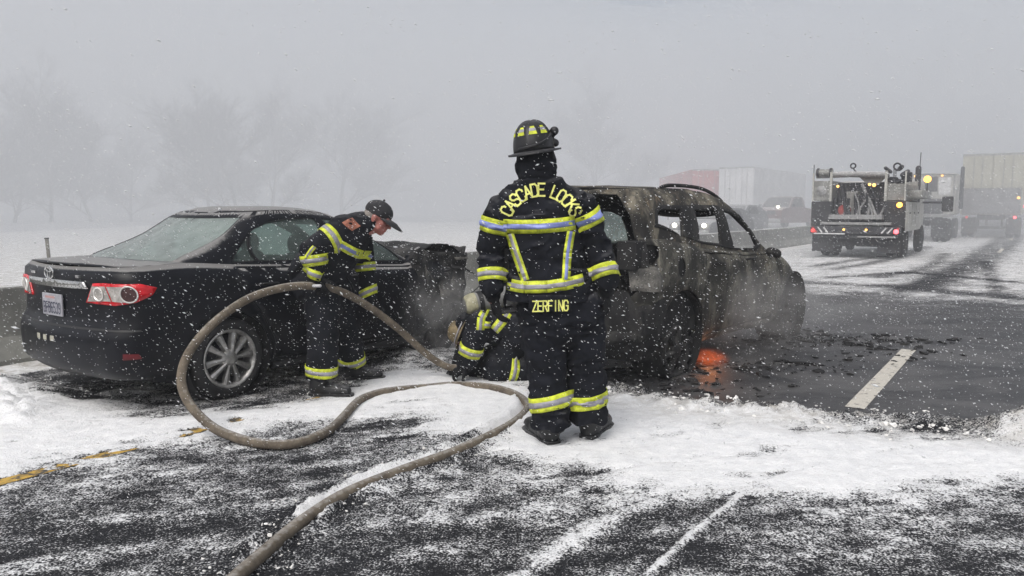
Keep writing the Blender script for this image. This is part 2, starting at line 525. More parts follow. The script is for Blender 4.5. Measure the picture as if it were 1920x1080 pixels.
# ================================================================ black sedan
def build_sedan():
    root = thing('sedan', 'black four-door sedan with a crumpled burnt front end beside the concrete barrier', 'car', (-2.83, 6.28, 0), R(53.5))
    zt = hermite([-1.0, -.86, -.6, -.34, .12, 1.0, 2.03, 2.6, 3.6], [1.015, 1.035, 1.05, 1.055, 1.022, .975, .915, .90, .80])
    def zlow(k, x):
        z = k if k < .6 else .6 + (k - .6) * (zt(x) - .6) / .4
        return z + max(0, .42 - k) / .25 * .085 * min(1, max(0, (-.38 - x) / .3))
    low = Shell([  # k   xr    xf    w    rrx  rry  rfx  rfy  br   bf
        (.17, -.84, 3.38, .78, .18, .22, .3, .4, .06, .12),
        (.24, -.90, 3.44, .83, .22, .26, .3, .4, .07, .12),
        (.40, -.93, 3.46, .86, .24, .28, .3, .4, .075, .12),
        (.56, -.935, 3.46, .875, .25, .28, .3, .4, .08, .12),
        (.60, -.915, 3.45, .877, .24, .27, .3, .4, .08, .12),
        (.64, -.875, 3.42, .878, .22, .26, .3, .4, .075, .12),
        (.78, -.865, 3.36, .876, .22, .26, .35, .4, .075, .12),
        (.88, -.870, 3.25, .862, .21, .25, .4, .4, .075, .12),
        (.94, -.875, 3.15, .838, .20, .23, .4, .4, .075, .12),
        (.975, -.87, 3.08, .812, .19, .22, .4, .4, .075, .12),
        (.992, -.855, 3.03, .788, .18, .20, .4, .4, .075, .12),
        (1.0, -.835, 3.0, .765, .17, .19, .4, .4, .075, .12)], zlow)
    zr = hermite([-.5, .1, .35, .75, 1.2, 1.5, 2.2], [1.37, 1.385, 1.415, 1.432, 1.405, 1.36, 1.30])
    zb = lambda x: zt(x) - .012
    def zgr(g, x): return zb(x) + (zr(x) - zb(x)) * g
    grn = Shell([
        (0., -.47, 2.44, .752, .26, .20, .20, .26, .10, .22),
        (.12, -.40, 2.36, .738, .25, .20, .20, .26, .10, .22),
        (.35, -.22, 2.18, .705, .24, .20, .20, .25, .10, .21),
        (.60, -.02, 1.97, .665, .23, .19, .20, .24, .10, .20),
        (.80, .13, 1.79, .628, .22, .18, .20, .23, .09, .19),
        (.92, .23, 1.66, .598, .20, .17, .20, .22, .08, .18),
        (1., .315, 1.52, .555, .18, .16, .20, .21, .07, .17)], zgr)
    # the nose is crushed: squeezed back, buckled upwards and torn
    def crush(p):
        if p.x < 1.98: return p
        t = p.x - 1.98
        a = min(1, t / .35)
        q = Vector((1.98 + t * .56, p.y, p.z))
        n1 = noise.noise_vector(Vector((q.x * 4.1, q.y * 3.2, q.z * 4.0)) + Vector((3, 1, 7)))
        n2 = noise.noise_vector(Vector((q.x * 11, q.y * 9, q.z * 11)))
        q += (n1 * .11 + n2 * .04) * a
        if p.z > .6: q.z += a * (.12 + .10 * noise.noise(Vector((q.x * 3, q.y * 3, 4)))) * (p.z - .5) / .5
        return q
    low.deform = crush; grn.deform = crush
    ar = arch(0, .355, .315, .175); af = arch(2.6, .355, .315, .175)
    d_rear = [(.105, zt(.105) - .022), (.135, .80), (.30, .60), (.395, .42), (.42, .25), (1.07, .245), (1.075, zt(1.07) - .022)]
    d_front = [(1.095, zt(1.09) - .022), (1.09, .245), (2.03, .245), (2.06, .5), (2.02, zt(2.02) - .022)]
    out = [(0, .17), (low.us(-.3, .17), .17)] + low.side([(ar[-1][0], .171)])
    hA, hF, hR, hFd = low.side([(x, max(z, .1705)) for x, z in ar]), low.side([(x, max(z, .1705)) for x, z in af]), low.side(d_rear), low.side(d_front)
    # outline follows the arches along the sill
    outer = [(0, .17)] + hA[::-1] + hF[::-1] + [(low.UT, .17), (low.UT, 1.), (0, 1.)]
    body = low.skin(outer, [hR, hFd], dv=.045)
    # deck, cowl and bonnet top between the shoulder and the cabin
    us = np.linspace(0, low.UT, 90)
    lo = [low.plan(u, 1.) for u in us]; go = [grn.plan(u * grn.UT / low.UT, 0.) for u in us]
    outl = [(x, -y) for x, y in lo] + [(x, y) for x, y in lo[::-1][1:-1]]
    inn = [(x, -y) for x, y in go] + [(x, y) for x, y in go[::-1][1:-1]]
    V, T = patch(outl, [inn], .09, .09)
    def topz(x, y): return zt(x) + .022 * max(0, 1 - (y / .74) ** 2) * (1 if x < -.3 else .35 if x < 2 else 1.2)
    vv = [body.verts.new(crush(Vector((x, y, topz(x, y) if abs(y) < .74 else zt(x))))) for x, y in V]
    for t in T: body.faces.new([vv[i] for i in t])
    bmesh.ops.remove_doubles(body, verts=body.verts, dist=.004)
    bmesh.ops.recalc_face_normals(body, faces=body.faces)
    bo = obj('body', body, M['car_black'], root, angle=50)
    thick(bo, .012)
    # cabin
    w_q = [(.125, 1.038), (.20, 1.13), (.315, 1.235), (.335, 1.04)]
    w_r = [(.365, 1.035), (.345, 1.262), (.40, 1.292), (.53, 1.337), (.72, 1.362), (1.02, 1.368), (1.045, 1.008)]
    w_f = [(1.125, 1.000), (1.10, 1.366), (1.25, 1.358), (1.45, 1.325), (1.70, 1.20), (1.88, 1.04), (1.955, .955)]
    hq, hr, hf = grn.side(w_q), grn.side(w_r), grn.side(w_f)
    rw = [(0, .05), (grn.ur(-.635, .06), .06), (grn.ur(-.60, .5), .5), (grn.ur(-.53, .92), .92), (0, .935)]
    ws_ = [(grn.UT, .08), (grn.UT - grn.UR * .97, .08), (grn.UT - grn.UR * .93, .5), (grn.UT - grn.UR * .9, .93), (grn.UT, .94)]
    ol = [rw[0], (0, 0.), (grn.UT, 0.)] + ws_ + [(grn.UT, 1.), (0, 1.)] + rw[::-1][:-1]
    cab = grn.skin(ol, [hq, hr, hf], du=.06, dv=.06)
    ro = [grn.plan(u, 1.) for u in np.linspace(0, grn.UT, 60)]
    V, T = patch([(x, -y) for x, y in ro] + [(x, y) for x, y in ro[::-1][1:-1]], [], .09, .09)
    bo2 = np.array([(x, y) for x, y in ro])
    def rz(x, y):
        e = np.min(np.hypot(bo2[:, 0] - x, bo2[:, 1] - abs(y))); e = min(e, .3) / .3
        return zr(x) + .04 * (1 - (1 - e) ** 2)
    vv = [cab.verts.new((x, y, rz(x, y))) for x, y in V]
    for t in T: cab.faces.new([vv[i] for i in t])
    bmesh.ops.remove_doubles(cab, verts=cab.verts, dist=.004)
    bmesh.ops.recalc_face_normals(cab, faces=cab.faces)
    thick(obj('cabin_frame', cab, M['car_black'], root, angle=50), .03)
    # glass, each pane set back a little
    for sg in (-1, 1):
        for nm, h in (('quarter_window', hq), ('rear_door_window', hr), ('front_door_window', hf)):
            obj(nm, grn.skin(h, (), (sg,), -.010, .08, .08), M['car_glass'], root)
            # dark rubber seal round the opening
            c = np.array(h).mean(0); big = shrink(h, -.018); sm = shrink(h, .006)
            obj('window_seal', grn.skin(big, [sm], (sg,), .002, .05, .03), M['trim_black'], root)
    g = grn.skin(rw, (), (-1, 1), -.006, .07, .07); obj('rear_window', g, M['rear_glass'], root)
    g = grn.skin(ws_, (), (-1, 1), -.006, .07, .07); obj('windscreen', g, M['car_glass'], root)
    # doors with their gaps, handles
    for sg in (-1, 1):
        for nm, h, hx in (('rear_door', hR, .26), ('front_door', hFd, 1.22)):
            d = obj(nm, low.skin(shrink(h, .007), (), (sg,), 0, .07, .05), M['car_black'], root); thick(d, .01)
            b = bmesh.new()
            k = low.kz(hx, .86); pa = [low.pt(low.us(hx + q, k), k, sg, .03 if 0 < i < 4 else .004) for i, q in enumerate((0, .03, .09, .15, .18))]
            tube(b, crom(pa, 4), .011, 8); obj('door_handle', b, M['trim_black'], d)
    # lower trim: sill strip, splash
    for sg in (-1, 1):
        b = bmesh.new(); tube(b, [(.40, sg * .80, .19), (1.2, sg * .80, .185), (2.15, sg * .80, .185)], .035, 8)
        obj('sill', b, M['trim_black'], root)
    b = nbox((-.52, -.70, .20), (2.6, .70, .23)); obj('floor_pan', b, M['trim_black'], root, smooth=False)
    # seats
    for x, y, n in ((1.25, -.36, 'front_seat'), (1.25, .36, 'front_seat'), (.42, -.38, 'rear_seat'), (.42, .38, 'rear_seat')):
        b = bmesh.new()
        cap(b, (x, y, .45), (x + .42, y, .45), (.1, .24), (.1, .24), Vector((0, 0, 1)))
        cap(b, (x - .02, y, .5), (x - .2, y, 1.0), (.09, .23), (.07, .2), Vector((1, 0, 0)))
        cap(b, (x - .21, y - .06, 1.13), (x - .21, y + .06, 1.13), (.055, .09), (.055, .09), Vector((1, 0, 0)))
        tube(b, [(x - .19, y - .05, .98), (x - .21, y - .05, 1.12)], .012, 6)
        obj(n, b, M['seat'], root)
    obj('dashboard', nbox((1.72, -.68, .7), (2.05, .68, .93), .05), M['trim_black'], root)
    b = bmesh.new(); box(b, (-.46, -.6, .96), (.1, .6, .99), .01); obj('parcel_shelf', b, M['trim_black'], root)
    # tail
    def rr(pts): return [(low.ur(y, low.kz(-.87, z)), low.kz(-.87, z)) for y, z in pts]
    tip = low.us(-.56, low.kz(-.56, .885))
    kk = lambda z: low.kz(-.8, z)
    for sg in (-1, 1):
        u0, u1, u2 = low.ur(-.44, .86), low.ur(-.62, .86), tip
        lamp = [(u0 - .02, kk(.795)), (u0 + .10, kk(.935)), (u1, kk(.94)), (u1 + .3, kk(.93)), (u2, kk(.895)), (u2 - .05, kk(.85)), (u2 - .17, kk(.805)), (u1 + .10, kk(.785))]
        lo_ = obj('tail_lamp', low.skin(lamp, (), (sg,), .012, .04, .03), M['red_lens'], root); thick(lo_, .02)
        clr = [(u0 + .01, kk(.805)), (u0 + .09, kk(.915)), (u0 + .26, kk(.918)), (u0 + .30, kk(.815))]
        obj('reversing_lens', low.skin(clr, (), (sg,), .016, .04, .03), M['clear_lens'], lo_)
        mid = [(u0 + .31, kk(.815)), (u0 + .27, kk(.918)), (u0 + .40, kk(.915)), (u0 + .44, kk(.805))]
        obj('indicator_lens', low.skin(mid, (), (sg,), .015, .04, .03), M['clear_lens'], lo_)
        def circu(cu, rz, n=20, f=1.1): return [(cu + rz * f * math.cos(q), low.kz(-.8, .862 + rz * math.sin(q))) for q in np.linspace(0, 2 * math.pi, n, endpoint=False)]
        for cu, rz_, m_, f in ((u0 + .17, .045, 'clear_lens', 1.25), (u0 + .44, .054, 'smoke_lens', 1.05)):
            obj('lamp_reflector', low.skin(circu(cu, rz_, f=f), (), (sg,), .020, .03, .02), M[m_], lo_)
            b = bmesh.new(); pts = [low.pt(u, k, sg, .022) for u, k in circu(cu, rz_, 26, f)]
            tube(b, pts + [pts[0]], .0055, 6, False); obj('lamp_ring', b, simple('lamp_ring', (.8, .79, .76), .25, .4), lo_)
        rf = [(low.us(-.78, .43), .415), (low.us(-.78, .45), .46), (low.us(-.70, .45), .455), (low.us(-.68, .43), .42)]
        obj('bumper_reflector', low.skin(rf, (), (sg,), .006, .03, .02), M['reflector_red'], root)
    ch = [(0, kk(.895)), (low.ur(-.46, .9), kk(.895)), (low.ur(-.43, .94), kk(.945)), (0, kk(.952))]
    c = obj('boot_trim_strip', low.skin(ch, (), (-1, 1), .022, .06, .02), M['chrome'], root); thick(c, .02)
    # bumper shut line and boot lid gap as recessed dark joints
    for za in (.612,):
        ln = [(0, za - .006), (1.1, za - .006), (1.1, za + .006), (0, za + .006)]
        obj('bumper_joint', low.skin(ln, (), (-1, 1), .003, .08, .02), M['trim_black'], root)
    # plate, emblem, badges, stickers: flat things bolted to the tail
    xp = low.plan(0, .70)[0]
    pl = obj('number_plate', nbox((xp - .018, -.155, .675), (xp - .006, .155, .835), .004), M['plate'], root, smooth=False)
    vs, fs = [], []
    def plaque(text, y0, z0, w, h, th, gap, xx):
        for i, chh in enumerate(text):
            for q in strokes(chh, w, h, th):
                o = len(vs); vs.extend(Vector((xx, y0 - i * (w + gap) - p.x, z0 + p.y)) for p in q); fs.append(tuple(range(o, o + 4)))
    plaque('BPB6539', .132, .695, .026, .075, .0085, .0135, xp - .0195)
    obj('plate_lettering', pydata(vs, fs), M['ink_blue'], pl, smooth=False)
    obj('plate_band', nbox((xp - .0192, -.05, .800), (xp - .0175, .10, .815)), simple('plate_red', (.35, .2, .19), .6), pl, smooth=False)
    xe = low.plan(0, .96)[0] - .012
    b = bmesh.new()
    def oval(rx, rz, cy, cz, r, n=28):
        pts = [(xe - .006, cy + rx * math.cos(q), cz + rz * math.sin(q)) for q in np.linspace(0, 2 * math.pi, n, endpoint=False)]
        tube(b, pts + [pts[0]], r, 6, False)
    oval(.068, .046, 0, .990, .006); oval(.022, .044, 0, .990, .005); oval(.046, .017, 0, 1.012, .005)
    obj('emblem', b, M['chrome'], root)
    for y, w_ in ((.34, .07), (-.36, .045)):
        obj('badge', nbox((low.plan(.4, .97)[0] - .010, y - w_ / 2, .965), (low.plan(.4, .97)[0] + .02, y + w_ / 2, .985), .003), M['chrome'], root, smooth=False)
    xs = low.plan(.2, .47)[0]
    for y in (.13, .02, -.09):
        st = [(low.ur(y + e, z_), z_) for e, z_ in ((-.028, .50), (.028, .50), (.028, .54), (-.028, .54))]
        obj('sticker', low.skin(st, (), (-1,), .004, .03, .03), M['sticker'], root, smooth=False)
    # antenna fin-less: arch liners and wheels
    for x in (0, 2.6):
        for sg in (-1, 1):
            if x > 1 and sg > 0: continue
            b = bmesh.new(); lathe(b, [(-.30, 0), (-.30, .35), (-.005, .35)], (x if x < 1 else 2.32, sg * .86, .315), (0, sg, 0), 28)
            obj('wheel_arch_liner', b, M['trim_black'], root)
    for x, sg in ((0, -1), (0, 1)): wheel(root, x, sg * .845, .313, .313, .205, .222, M['tyre'], M['alloy'])
    for x, sg in ((2.30, -1), (2.30, 1)): wheel(root, x, sg * .78, .29, .29, .2, .21, M['tyre'], M['char'])
    # crumpled bonnet and bulkhead, scorched
    def sheet(pts_fn, n, m, mat, name, amp, seed, t=.006):
        vs, fs = [], []
        for i in range(n + 1):
            for j in range(m + 1):
                p = Vector(pts_fn(i / n, j / m))
                q = noise.noise_vector(p * 5 + Vector((seed, 0, 0))) * amp + noise.noise_vector(p * 13 + Vector((0, seed, 0))) * amp * .45
                vs.append(p + q)
        for i in range(n):
            for j in range(m): a = i * (m + 1) + j; fs.append((a, a + 1, a + m + 2, a + m + 1))
        o = obj(name, pydata(vs, fs), mat, root, angle=14); thick(o, t); return o
    sheet(lambda s, t: (2.05 + .72 * s, -.80 + 1.5 * t, .96 + .115 * math.sin(math.pi * min(1, s * 1.05)) ** .6 + .03 * s), 14, 22, M['scorched'], 'crumpled_bonnet', .025, 5)
    sheet(lambda s, t: (2.78 - .05 * s + .08 * math.sin(7 * t), -.84 + 1.55 * t, 1.06 - .85 * s), 16, 22, M['char'], 'crushed_front', .06, 9)
    sheet(lambda s, t: (2.02 + .76 * t, -.84 - .02 * math.sin(9 * t), 1.05 - .80 * s - .05 * t), 18, 18, M['scorched'], 'torn_wing', .055, 21)
    rnd = random.Random(6)
    for i in range(11):
        a = Vector((rnd.uniform(2.1, 2.8), rnd.uniform(-.95, -.82), rnd.uniform(.35, 1.02))); d = Vector((rnd.uniform(-.1, .25), rnd.uniform(-.12, .02), rnd.uniform(-.3, .2))); w_ = Vector((rnd.uniform(-.05, .05), .02, rnd.uniform(.03, .08)))
        sheet(lambda s, t: a + d * s + w_ * (t - .5) * (1 - .7 * s), 6, 3, M['ash' if i % 3 == 0 else 'scorched'], 'torn_metal', .03, 40 + i, .004)
    sheet(lambda s, t: (2.35 + .3 * t, -.86 - .05 * s, .78 - .3 * s), 8, 8, M['ash'], 'bent_headlamp_mount', .04, 31)
    return root
# ---------------------------------------------------------------- burnt metal
def burnt(name, dark, ash, rust, k_ash, k_rust, scale=3.0, rough=.85, soot=.8):
    b = NB(name)
    v = b.vec((1, 1, .55))
    n1 = b.noise(scale, 7, .68, v, .8); n2 = b.noise(scale * 2.3, 6, .7, None, .5); n3 = b.noise(scale * 9, 5, .7)
    c = b.mix(b.ramp(n1, .5 - k_ash, .75 - k_ash * .6), dark, ash)
    c = b.mix(b.ramp(n2, .62 - k_rust, .82 - k_rust), c, rust)
    c = b.mix(b.ramp(b.noise(scale * .55, 4, .6, None, 1.2), .46, .64, 0, soot), c, tuple(q * .45 for q in dark))
    c = b.mix(b.ramp(n3, .50, .72), c, tuple(q * .35 for q in dark))
    c = b.mix(b.ramp(b.noise(scale * 6, 4, .6), .66, .78, 0, .5), c, (.26, .25, .22))
    b.bsdf(c, rough, .15, b.noise(45, 6, .7), .5, .006)
    MATS[name] = b.m; return b.m
M['char'] = burnt('charred', (.010, .010, .011), (.045, .043, .04), (.05, .035, .022), .05, .0, 5)
M['scorched'] = burnt('scorched', (.016, .016, .017), (.09, .088, .083), (.05, .04, .03), .06, .02, 5)
M['ash'] = burnt('ash_grey', (.05, .05, .048), (.21, .20, .18), (.10, .08, .055), .15, .05, 6)
M['burnt_paint'] = burnt('burnt_paint', (.017, .0165, .0145), (.20, .19, .155), (.18, .145, .095), .13, .05, 3.4)
M['burnt_pillar'] = burnt('burnt_pillar', (.018, .017, .016), (.26, .235, .18), (.19, .14, .085), .11, .08, 3.6, soot=.8)

def build_suv():
    root = thing('burnt_suv', 'burnt-out brown and grey SUV shell without glass, tailgate open and flames beneath', 'car', (.80, 7.08, 0), R(50))
    zt = hermite([-.8, -.4, .0, .45, .9, 1.3, 1.75, 2.1, 2.46, 2.75, 3.0], [1.22, 1.21, 1.17, 1.10, 1.06, 1.03, 1.01, 1.00, .93, .83, .72])
    def zlow(k, x): return k if k < .45 else .45 + (k - .45) * (zt(x) - .45) / .55
    low = Shell([
        (.22, -.66, 3.02, .76, .16, .2, .30, .34, .05, .14),
        (.32, -.74, 3.08, .82, .20, .24, .30, .36, .06, .15),
        (.45, -.77, 3.10, .85, .22, .26, .32, .38, .06, .15),
        (.55, -.775, 3.10, .862, .22, .26, .34, .40, .06, .15),
        (.62, -.75, 3.09, .868, .22, .25, .36, .42, .06, .15),
        (.80, -.745, 3.05, .866, .22, .25, .42, .46, .06, .15),
        (.92, -.735, 2.98, .845, .21, .24, .48, .50, .06, .15),
        (.97, -.73, 2.92, .82, .20, .23, .50, .50, .06, .15),
        (1.0, -.72, 2.86, .79, .20, .22, .50, .50, .06, .15)], zlow)
    zr = hermite([-.8, -.38, .2, .6, .95, 1.3, 1.7, 2.2], [1.585, 1.615, 1.625, 1.618, 1.59, 1.53, 1.42, 1.30])
    zb = lambda x: zt(x) - .015
    def zgr(g, x): return zb(x) + (zr(x) - zb(x)) * g
    grn = Shell([
        (0., -.70, 2.50, .782, .20, .20, .12, .14, .05, .34),
        (.2, -.685, 2.36, .765, .20, .20, .12, .14, .05, .34),
        (.45, -.66, 2.20, .738, .19, .19, .12, .14, .05, .33),
        (.7, -.625, 2.01, .70, .18, .18, .12, .14, .05, .32),
        (.88, -.59, 1.84, .66, .17, .17, .12, .14, .05, .31),
        (1., -.55, 1.66, .60, .16, .16, .12, .14, .05, .30)], zgr)
    ar = arch(.02, .40, .36, .225); af = arch(2.66, .40, .36, .225)
    hA, hF = low.side([(x, max(z, .2205)) for x, z in ar]), low.side([(x, max(z, .2205)) for x, z in af])
    d_r = [(.47, zt(.47) - .03), (.44, .90), (.50, .62), (.56, .30), (1.16, .30), (1.17, zt(1.17) - .03)]
    d_f = [(1.19, zt(1.19) - .03), (1.18, .30), (2.10, .30), (2.12, .65), (2.04, zt(2.04) - .03)]
    hR, hFd = low.side(d_r), low.side(d_f)
    lampk = lambda x, z: (low.us(x, low.kz(x, z)), low.kz(x, z))
    lamp = [lampk(-.66, 1.17), lampk(-.665, 1.03), lampk(-.50, 1.0), lampk(-.40, 1.06), lampk(-.38, 1.15)]
    fuel = low.side(circ((-.03, .955), .075, .085, 16))
    fh = low.side([(2.72, .74), (2.60, .70), (2.66, .60), (2.85, .58)])
    vent = low.side([(-.60, .60), (-.44, .60), (-.44, .50), (-.60, .50)])
    # tail opened up where the tailgate was
    ku = low.kz(-.74, .72)
    outer = [(0, .22)] + hA[::-1] + hF[::-1] + [(low.UT, .22), (low.UT, 1.), (1.04, 1.), (1.02, ku + .08), (.9, ku), (0, ku)]
    body = low.skin(outer, [hR, hFd, lamp, fuel, fh, vent], du=.06, dv=.045)
    def warp(p, amp=.019): return p + noise.noise_vector(p * 3.3) * amp + noise.noise_vector(p * 9) * amp * .35
    def dent(bm, amp=.012):
        for v in bm.verts: v.co = warp(v.co, amp)
    us_ = np.linspace(1.04, low.UT, 80)
    lo = [low.plan(u, 1.) for u in us_]
    go = [grn.plan(u, 0.) for u in np.linspace(1.02, grn.UT, 80)]
    outl = [(x, -y) for x, y in lo] + [(x, y) for x, y in lo[::-1][1:]]
    inn = [(x, -y) for x, y in go] + [(x, y) for x, y in go[::-1][1:]]
    V, T = patch(outl, [inn], .09, .09)
    vv = [body.verts.new((x, y, zt(x) + (.05 * max(0, 1 - (y / .7) ** 2) * min(1, max(0, (x - 1.9) / .4))))) for x, y in V]
    for t in T:
        c = sum((vv[i].co for i in t), Vector()) / 3
        if c.x > -.64: body.faces.new([vv[i] for i in t])
    bmesh.ops.remove_doubles(body, verts=body.verts, dist=.004)
    bmesh.ops.recalc_face_normals(body, faces=body.faces)
    dent(body)
    thick(obj('body', body, M['burnt_paint'], root, angle=45), .012, -1, M['char'])
    # pillars and roof, every window gone
    w1 = [(-.27, 1.325), (-.235, 1.40), (-.18, 1.436), (.19, 1.445), (.17, 1.30), (.145, 1.205), (-.06, 1.268)]
    w2 = [(.46, 1.436), (.915, 1.437), (.93, 1.25), (.915, 1.118), (.45, 1.162), (.47, 1.30)]
    w3 = [(1.10, 1.425), (1.28, 1.405), (1.50, 1.352), (1.66, 1.22), (1.765, 1.085), (1.70, 1.05), (1.20, 1.072), (1.14, 1.25)]
    h1, h2, h3 = grn.side(w1), grn.side(w2), grn.side(w3)
    e_ = grn.UT - grn.UR - grn.UC * .45
    ws_ = [(grn.UT, .06), (e_, .06), (e_, .5), (e_ + .1, .90), (grn.UT, .93)]
    ol = [(1.02, 0.), (grn.UT, 0.)] + ws_ + [(grn.UT, 1.), (0, 1.), (0, .93), (.86, .90), (.98, .5)]
    cab = grn.skin(ol, [h1, h2, h3], du=.06, dv=.06)
    ro = [grn.plan(u, 1.) for u in np.linspace(0, grn.UT, 60)]
    V, T = patch([(x, -y) for x, y in ro] + [(x, y) for x, y in ro[::-1][1:-1]], [], .09, .09)
    vv = [cab.verts.new((x, y, zr(x) + .03 * max(0, 1 - (y / .6) ** 2) + .012 * noise.noise(Vector((x * 4, y * 4, 0))))) for x, y in V]
    for t in T: cab.faces.new([vv[i] for i in t])
    bmesh.ops.remove_doubles(cab, verts=cab.verts, dist=.004)
    bmesh.ops.recalc_face_normals(cab, faces=cab.faces)
    dent(cab, .008)
    thick(obj('roof_and_pillars', cab, M['burnt_pillar'], root, angle=45), .02, -1, M['char'])
    dlo = grn.side([(-.33, 1.30), (-.25, 1.445), (-.12, 1.475), (1.0, 1.478), (1.28, 1.445), (1.54, 1.375), (1.72, 1.22), (1.85, 1.06), (1.72, 1.035), (1.2, 1.06), (.45, 1.145), (-.05, 1.25)])
    for sg in (-1, 1):
        b = grn.skin(dlo, [h1, h2, h3], (sg,), .004, .05, .03)
        for v in b.verts: v.co = warp(v.co, .008) + Vector((0, sg * .004, 0))
        thick(obj('window_surround', b, M['char'], root, angle=45), .022)
    for h_ in (h1, h2, h3): obj('sooty_window', grn.skin(h_, (), (1,), -.01, .06, .06), glassy('sooty_glass', (.10, .08, .06), .62, .5), root)
    for sg in (-1, 1):
        for nm, h in (('rear_door', hR), ('front_door', hFd)):
            b = low.skin(shrink(h, .009), (), (sg,), 0, .06, .045)
            for v in b.verts:
                v.co = warp(v.co) + Vector((0, -sg * .03 * max(0, noise.noise(v.co * 2.2 + Vector((2, 0, 1)))), 0))
            d = obj(nm, b, M['burnt_paint'], root); thick(d, .03)
            b = bmesh.new(); hx = .62 if nm == 'rear_door' else 1.34; k = low.kz(hx, .95)
            pa = [low.pt(low.us(hx + q, k), k, sg, o_) for q, o_ in ((0, .0), (.03, .03), (.14, .03), (.17, .0))]
            tube(b, pa, .012, 7); obj('door_handle', b, M['char'], d)
        rr_ = bmesh.new()
        rx = [(.06, zr(.06) + .008), (.14, zr(.14) + .022), (.25, zr(.25) + .03), (.55, zr(.55) + .034), (.85, zr(.85) + .034), (1.15, zr(1.15) + .026), (1.33, zr(1.33) + .0)]
        tube(rr_, crom([(x, sg * (.595 if x < 1.1 else .57), z) for x, z in rx], 5), .017, 8)
        obj('roof_rail', rr_, M['char'], root)
        b = bmesh.new(); cap(b, (1.95, sg * .84, 1.0), (1.93, sg * .93, .985), (.05, .04), (.045, .035)); obj('door_mirror', remesh(b, .014, 2, .012, 12), M['char'], root)
    # soot-lined recesses behind the openings
    for nm, lo_, hi_ in (('lamp_recess', (-.68, -.80, .96), (-.34, -.62, 1.19)), ('filler_recess', (-.13, -.84, .86), (.07, -.72, 1.05)), ('vent_recess', (-.64, -.84, .46), (-.42, -.70, .64))):
        obj(nm, nbox(lo_, hi_, .01), M['char'], root, smooth=False)
    lowp = [(0, .225), (low.us(-.38, .23), .23), (low.us(-.385, .36), .36), (low.us(-.355, .5), .5), (low.us(-.29, .62), .62), (low.us(-.42, .66), .645), (1.0, .60), (.9, .70), (.5, .66), (0, .70)]
    b = low.skin(lowp, (), (-1, 1), .014, .05, .04)
    for v in b.verts: v.co += noise.noise_vector(v.co * 7) * .02 + noise.noise_vector(v.co * 18) * .012
    obj('melted_bumper', b, M['char'], root, angle=25)
    # ash-grey torn corner panel under the lamp hole
    qp = [lampk(-.66, .97), lampk(-.655, .80), lampk(-.40, .78), lampk(-.36, .86), lampk(-.46, .985)]
    b = low.skin(qp, (), (-1,), .012, .03, .03)
    for v in b.verts: v.co += noise.noise_vector(v.co * 11) * .02
    thick(obj('torn_corner_panel', b, M['ash'], root, angle=25), .008)
    rw_ = random.Random(9)
    for i in range(9):
        y0 = rw_.uniform(-.7, .6); p0 = Vector((-.70, y0, rw_.uniform(.7, 1.5))); pts = [p0 + Vector((-.03 * math.sin(k * 1.3), rw_.uniform(-.05, .05), -.11 * k)) for k in range(5)]
        obj('hanging_wire', ntube(crom(pts, 4), .005, 5), M['scorched'], root)
    # inside: floor, tub, seat frames, dash
    obj('floor_pan', nbox((-.68, -.74, .30), (2.4, .74, .36)), M['char'], root, smooth=False)
    for sg in (-1, 1):
        obj('inner_side_panel', nbox((-.6, sg * .76 - .02, .36), (.45, sg * .76 + .02, 1.12), .01), M['char'], root, smooth=False)
    obj('bulkhead', nbox((2.05, -.76, .3), (2.12, .76, .98), .02), M['char'], root, smooth=False)
    obj('dashboard_frame', nbox((1.75, -.72, .78), (2.0, .72, .95), .04), M['char'], root)
    for x, ys in ((1.15, (-.36, .36)), (.35, (-.4, 0., .4)), (-.35, (-.34, .34))):
        for y in ys:
            b = bmesh.new()
            tube(b, crom([(x + .4, y - .18, .52), (x, y - .18, .52), (x - .12, y - .18, .9), (x - .15, y - .1, 1.07), (x - .15, y + .1, 1.07), (x - .12, y + .18, .9), (x, y + .18, .52), (x + .4, y + .18, .52)], 4), .016, 6)
            for q in range(5): tube(b, [(x - .02 - .025 * q, y - .18, .58 + .08 * q), (x - .02 - .025 * q, y + .18, .60 + .08 * q)], .006, 5)
            for q in range(4): tube(b, [(x + .1 * q, y - .18, .52), (x + .1 * q, y + .18, .52)], .006, 5)
            for a_ in (-.15, .15): tube(b, [(x + .05, y + a_, .52), (x + .05, y + a_, .35)], .015, 5)
            obj('seat_frame', b, M['char'], root)
    # hanging tailgate remnant: the raised frame at the far corner
    b = bmesh.new()
    tube(b, crom([(-.62, .62, 1.58), (-.72, .66, 1.3), (-.78, .70, 1.0), (-.79, .62, .85)], 4), .035, 7)
    obj('tailgate_frame', remesh(b, .014, 1, .012, 10), M['char'], root)
    for sg in (-1, 1): obj('tail_seam', low.skin([(1.0, ku + .09), (1.09, ku + .06), (1.10, .99), (1.045, .99)], (), (sg,), .004, .04, .05), M['scorched'], root)
    # rear bumper remains with a red reflector
    b = bmesh.new(); vs = []
    tube(b, crom([(-.70, .60, .42), (-.80, .2, .40), (-.80, -.2, .40), (-.76, -.55, .41), (-.62, -.78, .43)], 5), .055, 8)
    obj('bumper_beam', remesh(b, .018, 1, .02, 9), M['char'], root)
    b = nbox((-.835, -.30, .46), (-.81, -.22, .49), .006); obj('reflector', b, M['red_lens'], root)
    # engine lump and front end
    b = bmesh.new()
    for c_, r_ in (((2.4, 0, .6), (.3, .5, .22)), ((2.7, .2, .55), (.2, .3, .2)), ((2.6, -.35, .55), (.22, .2, .2))): ball(b, c_, r_)
    obj('engine_block', remesh(b, .03, 1, .05, 6), M['char'], root)
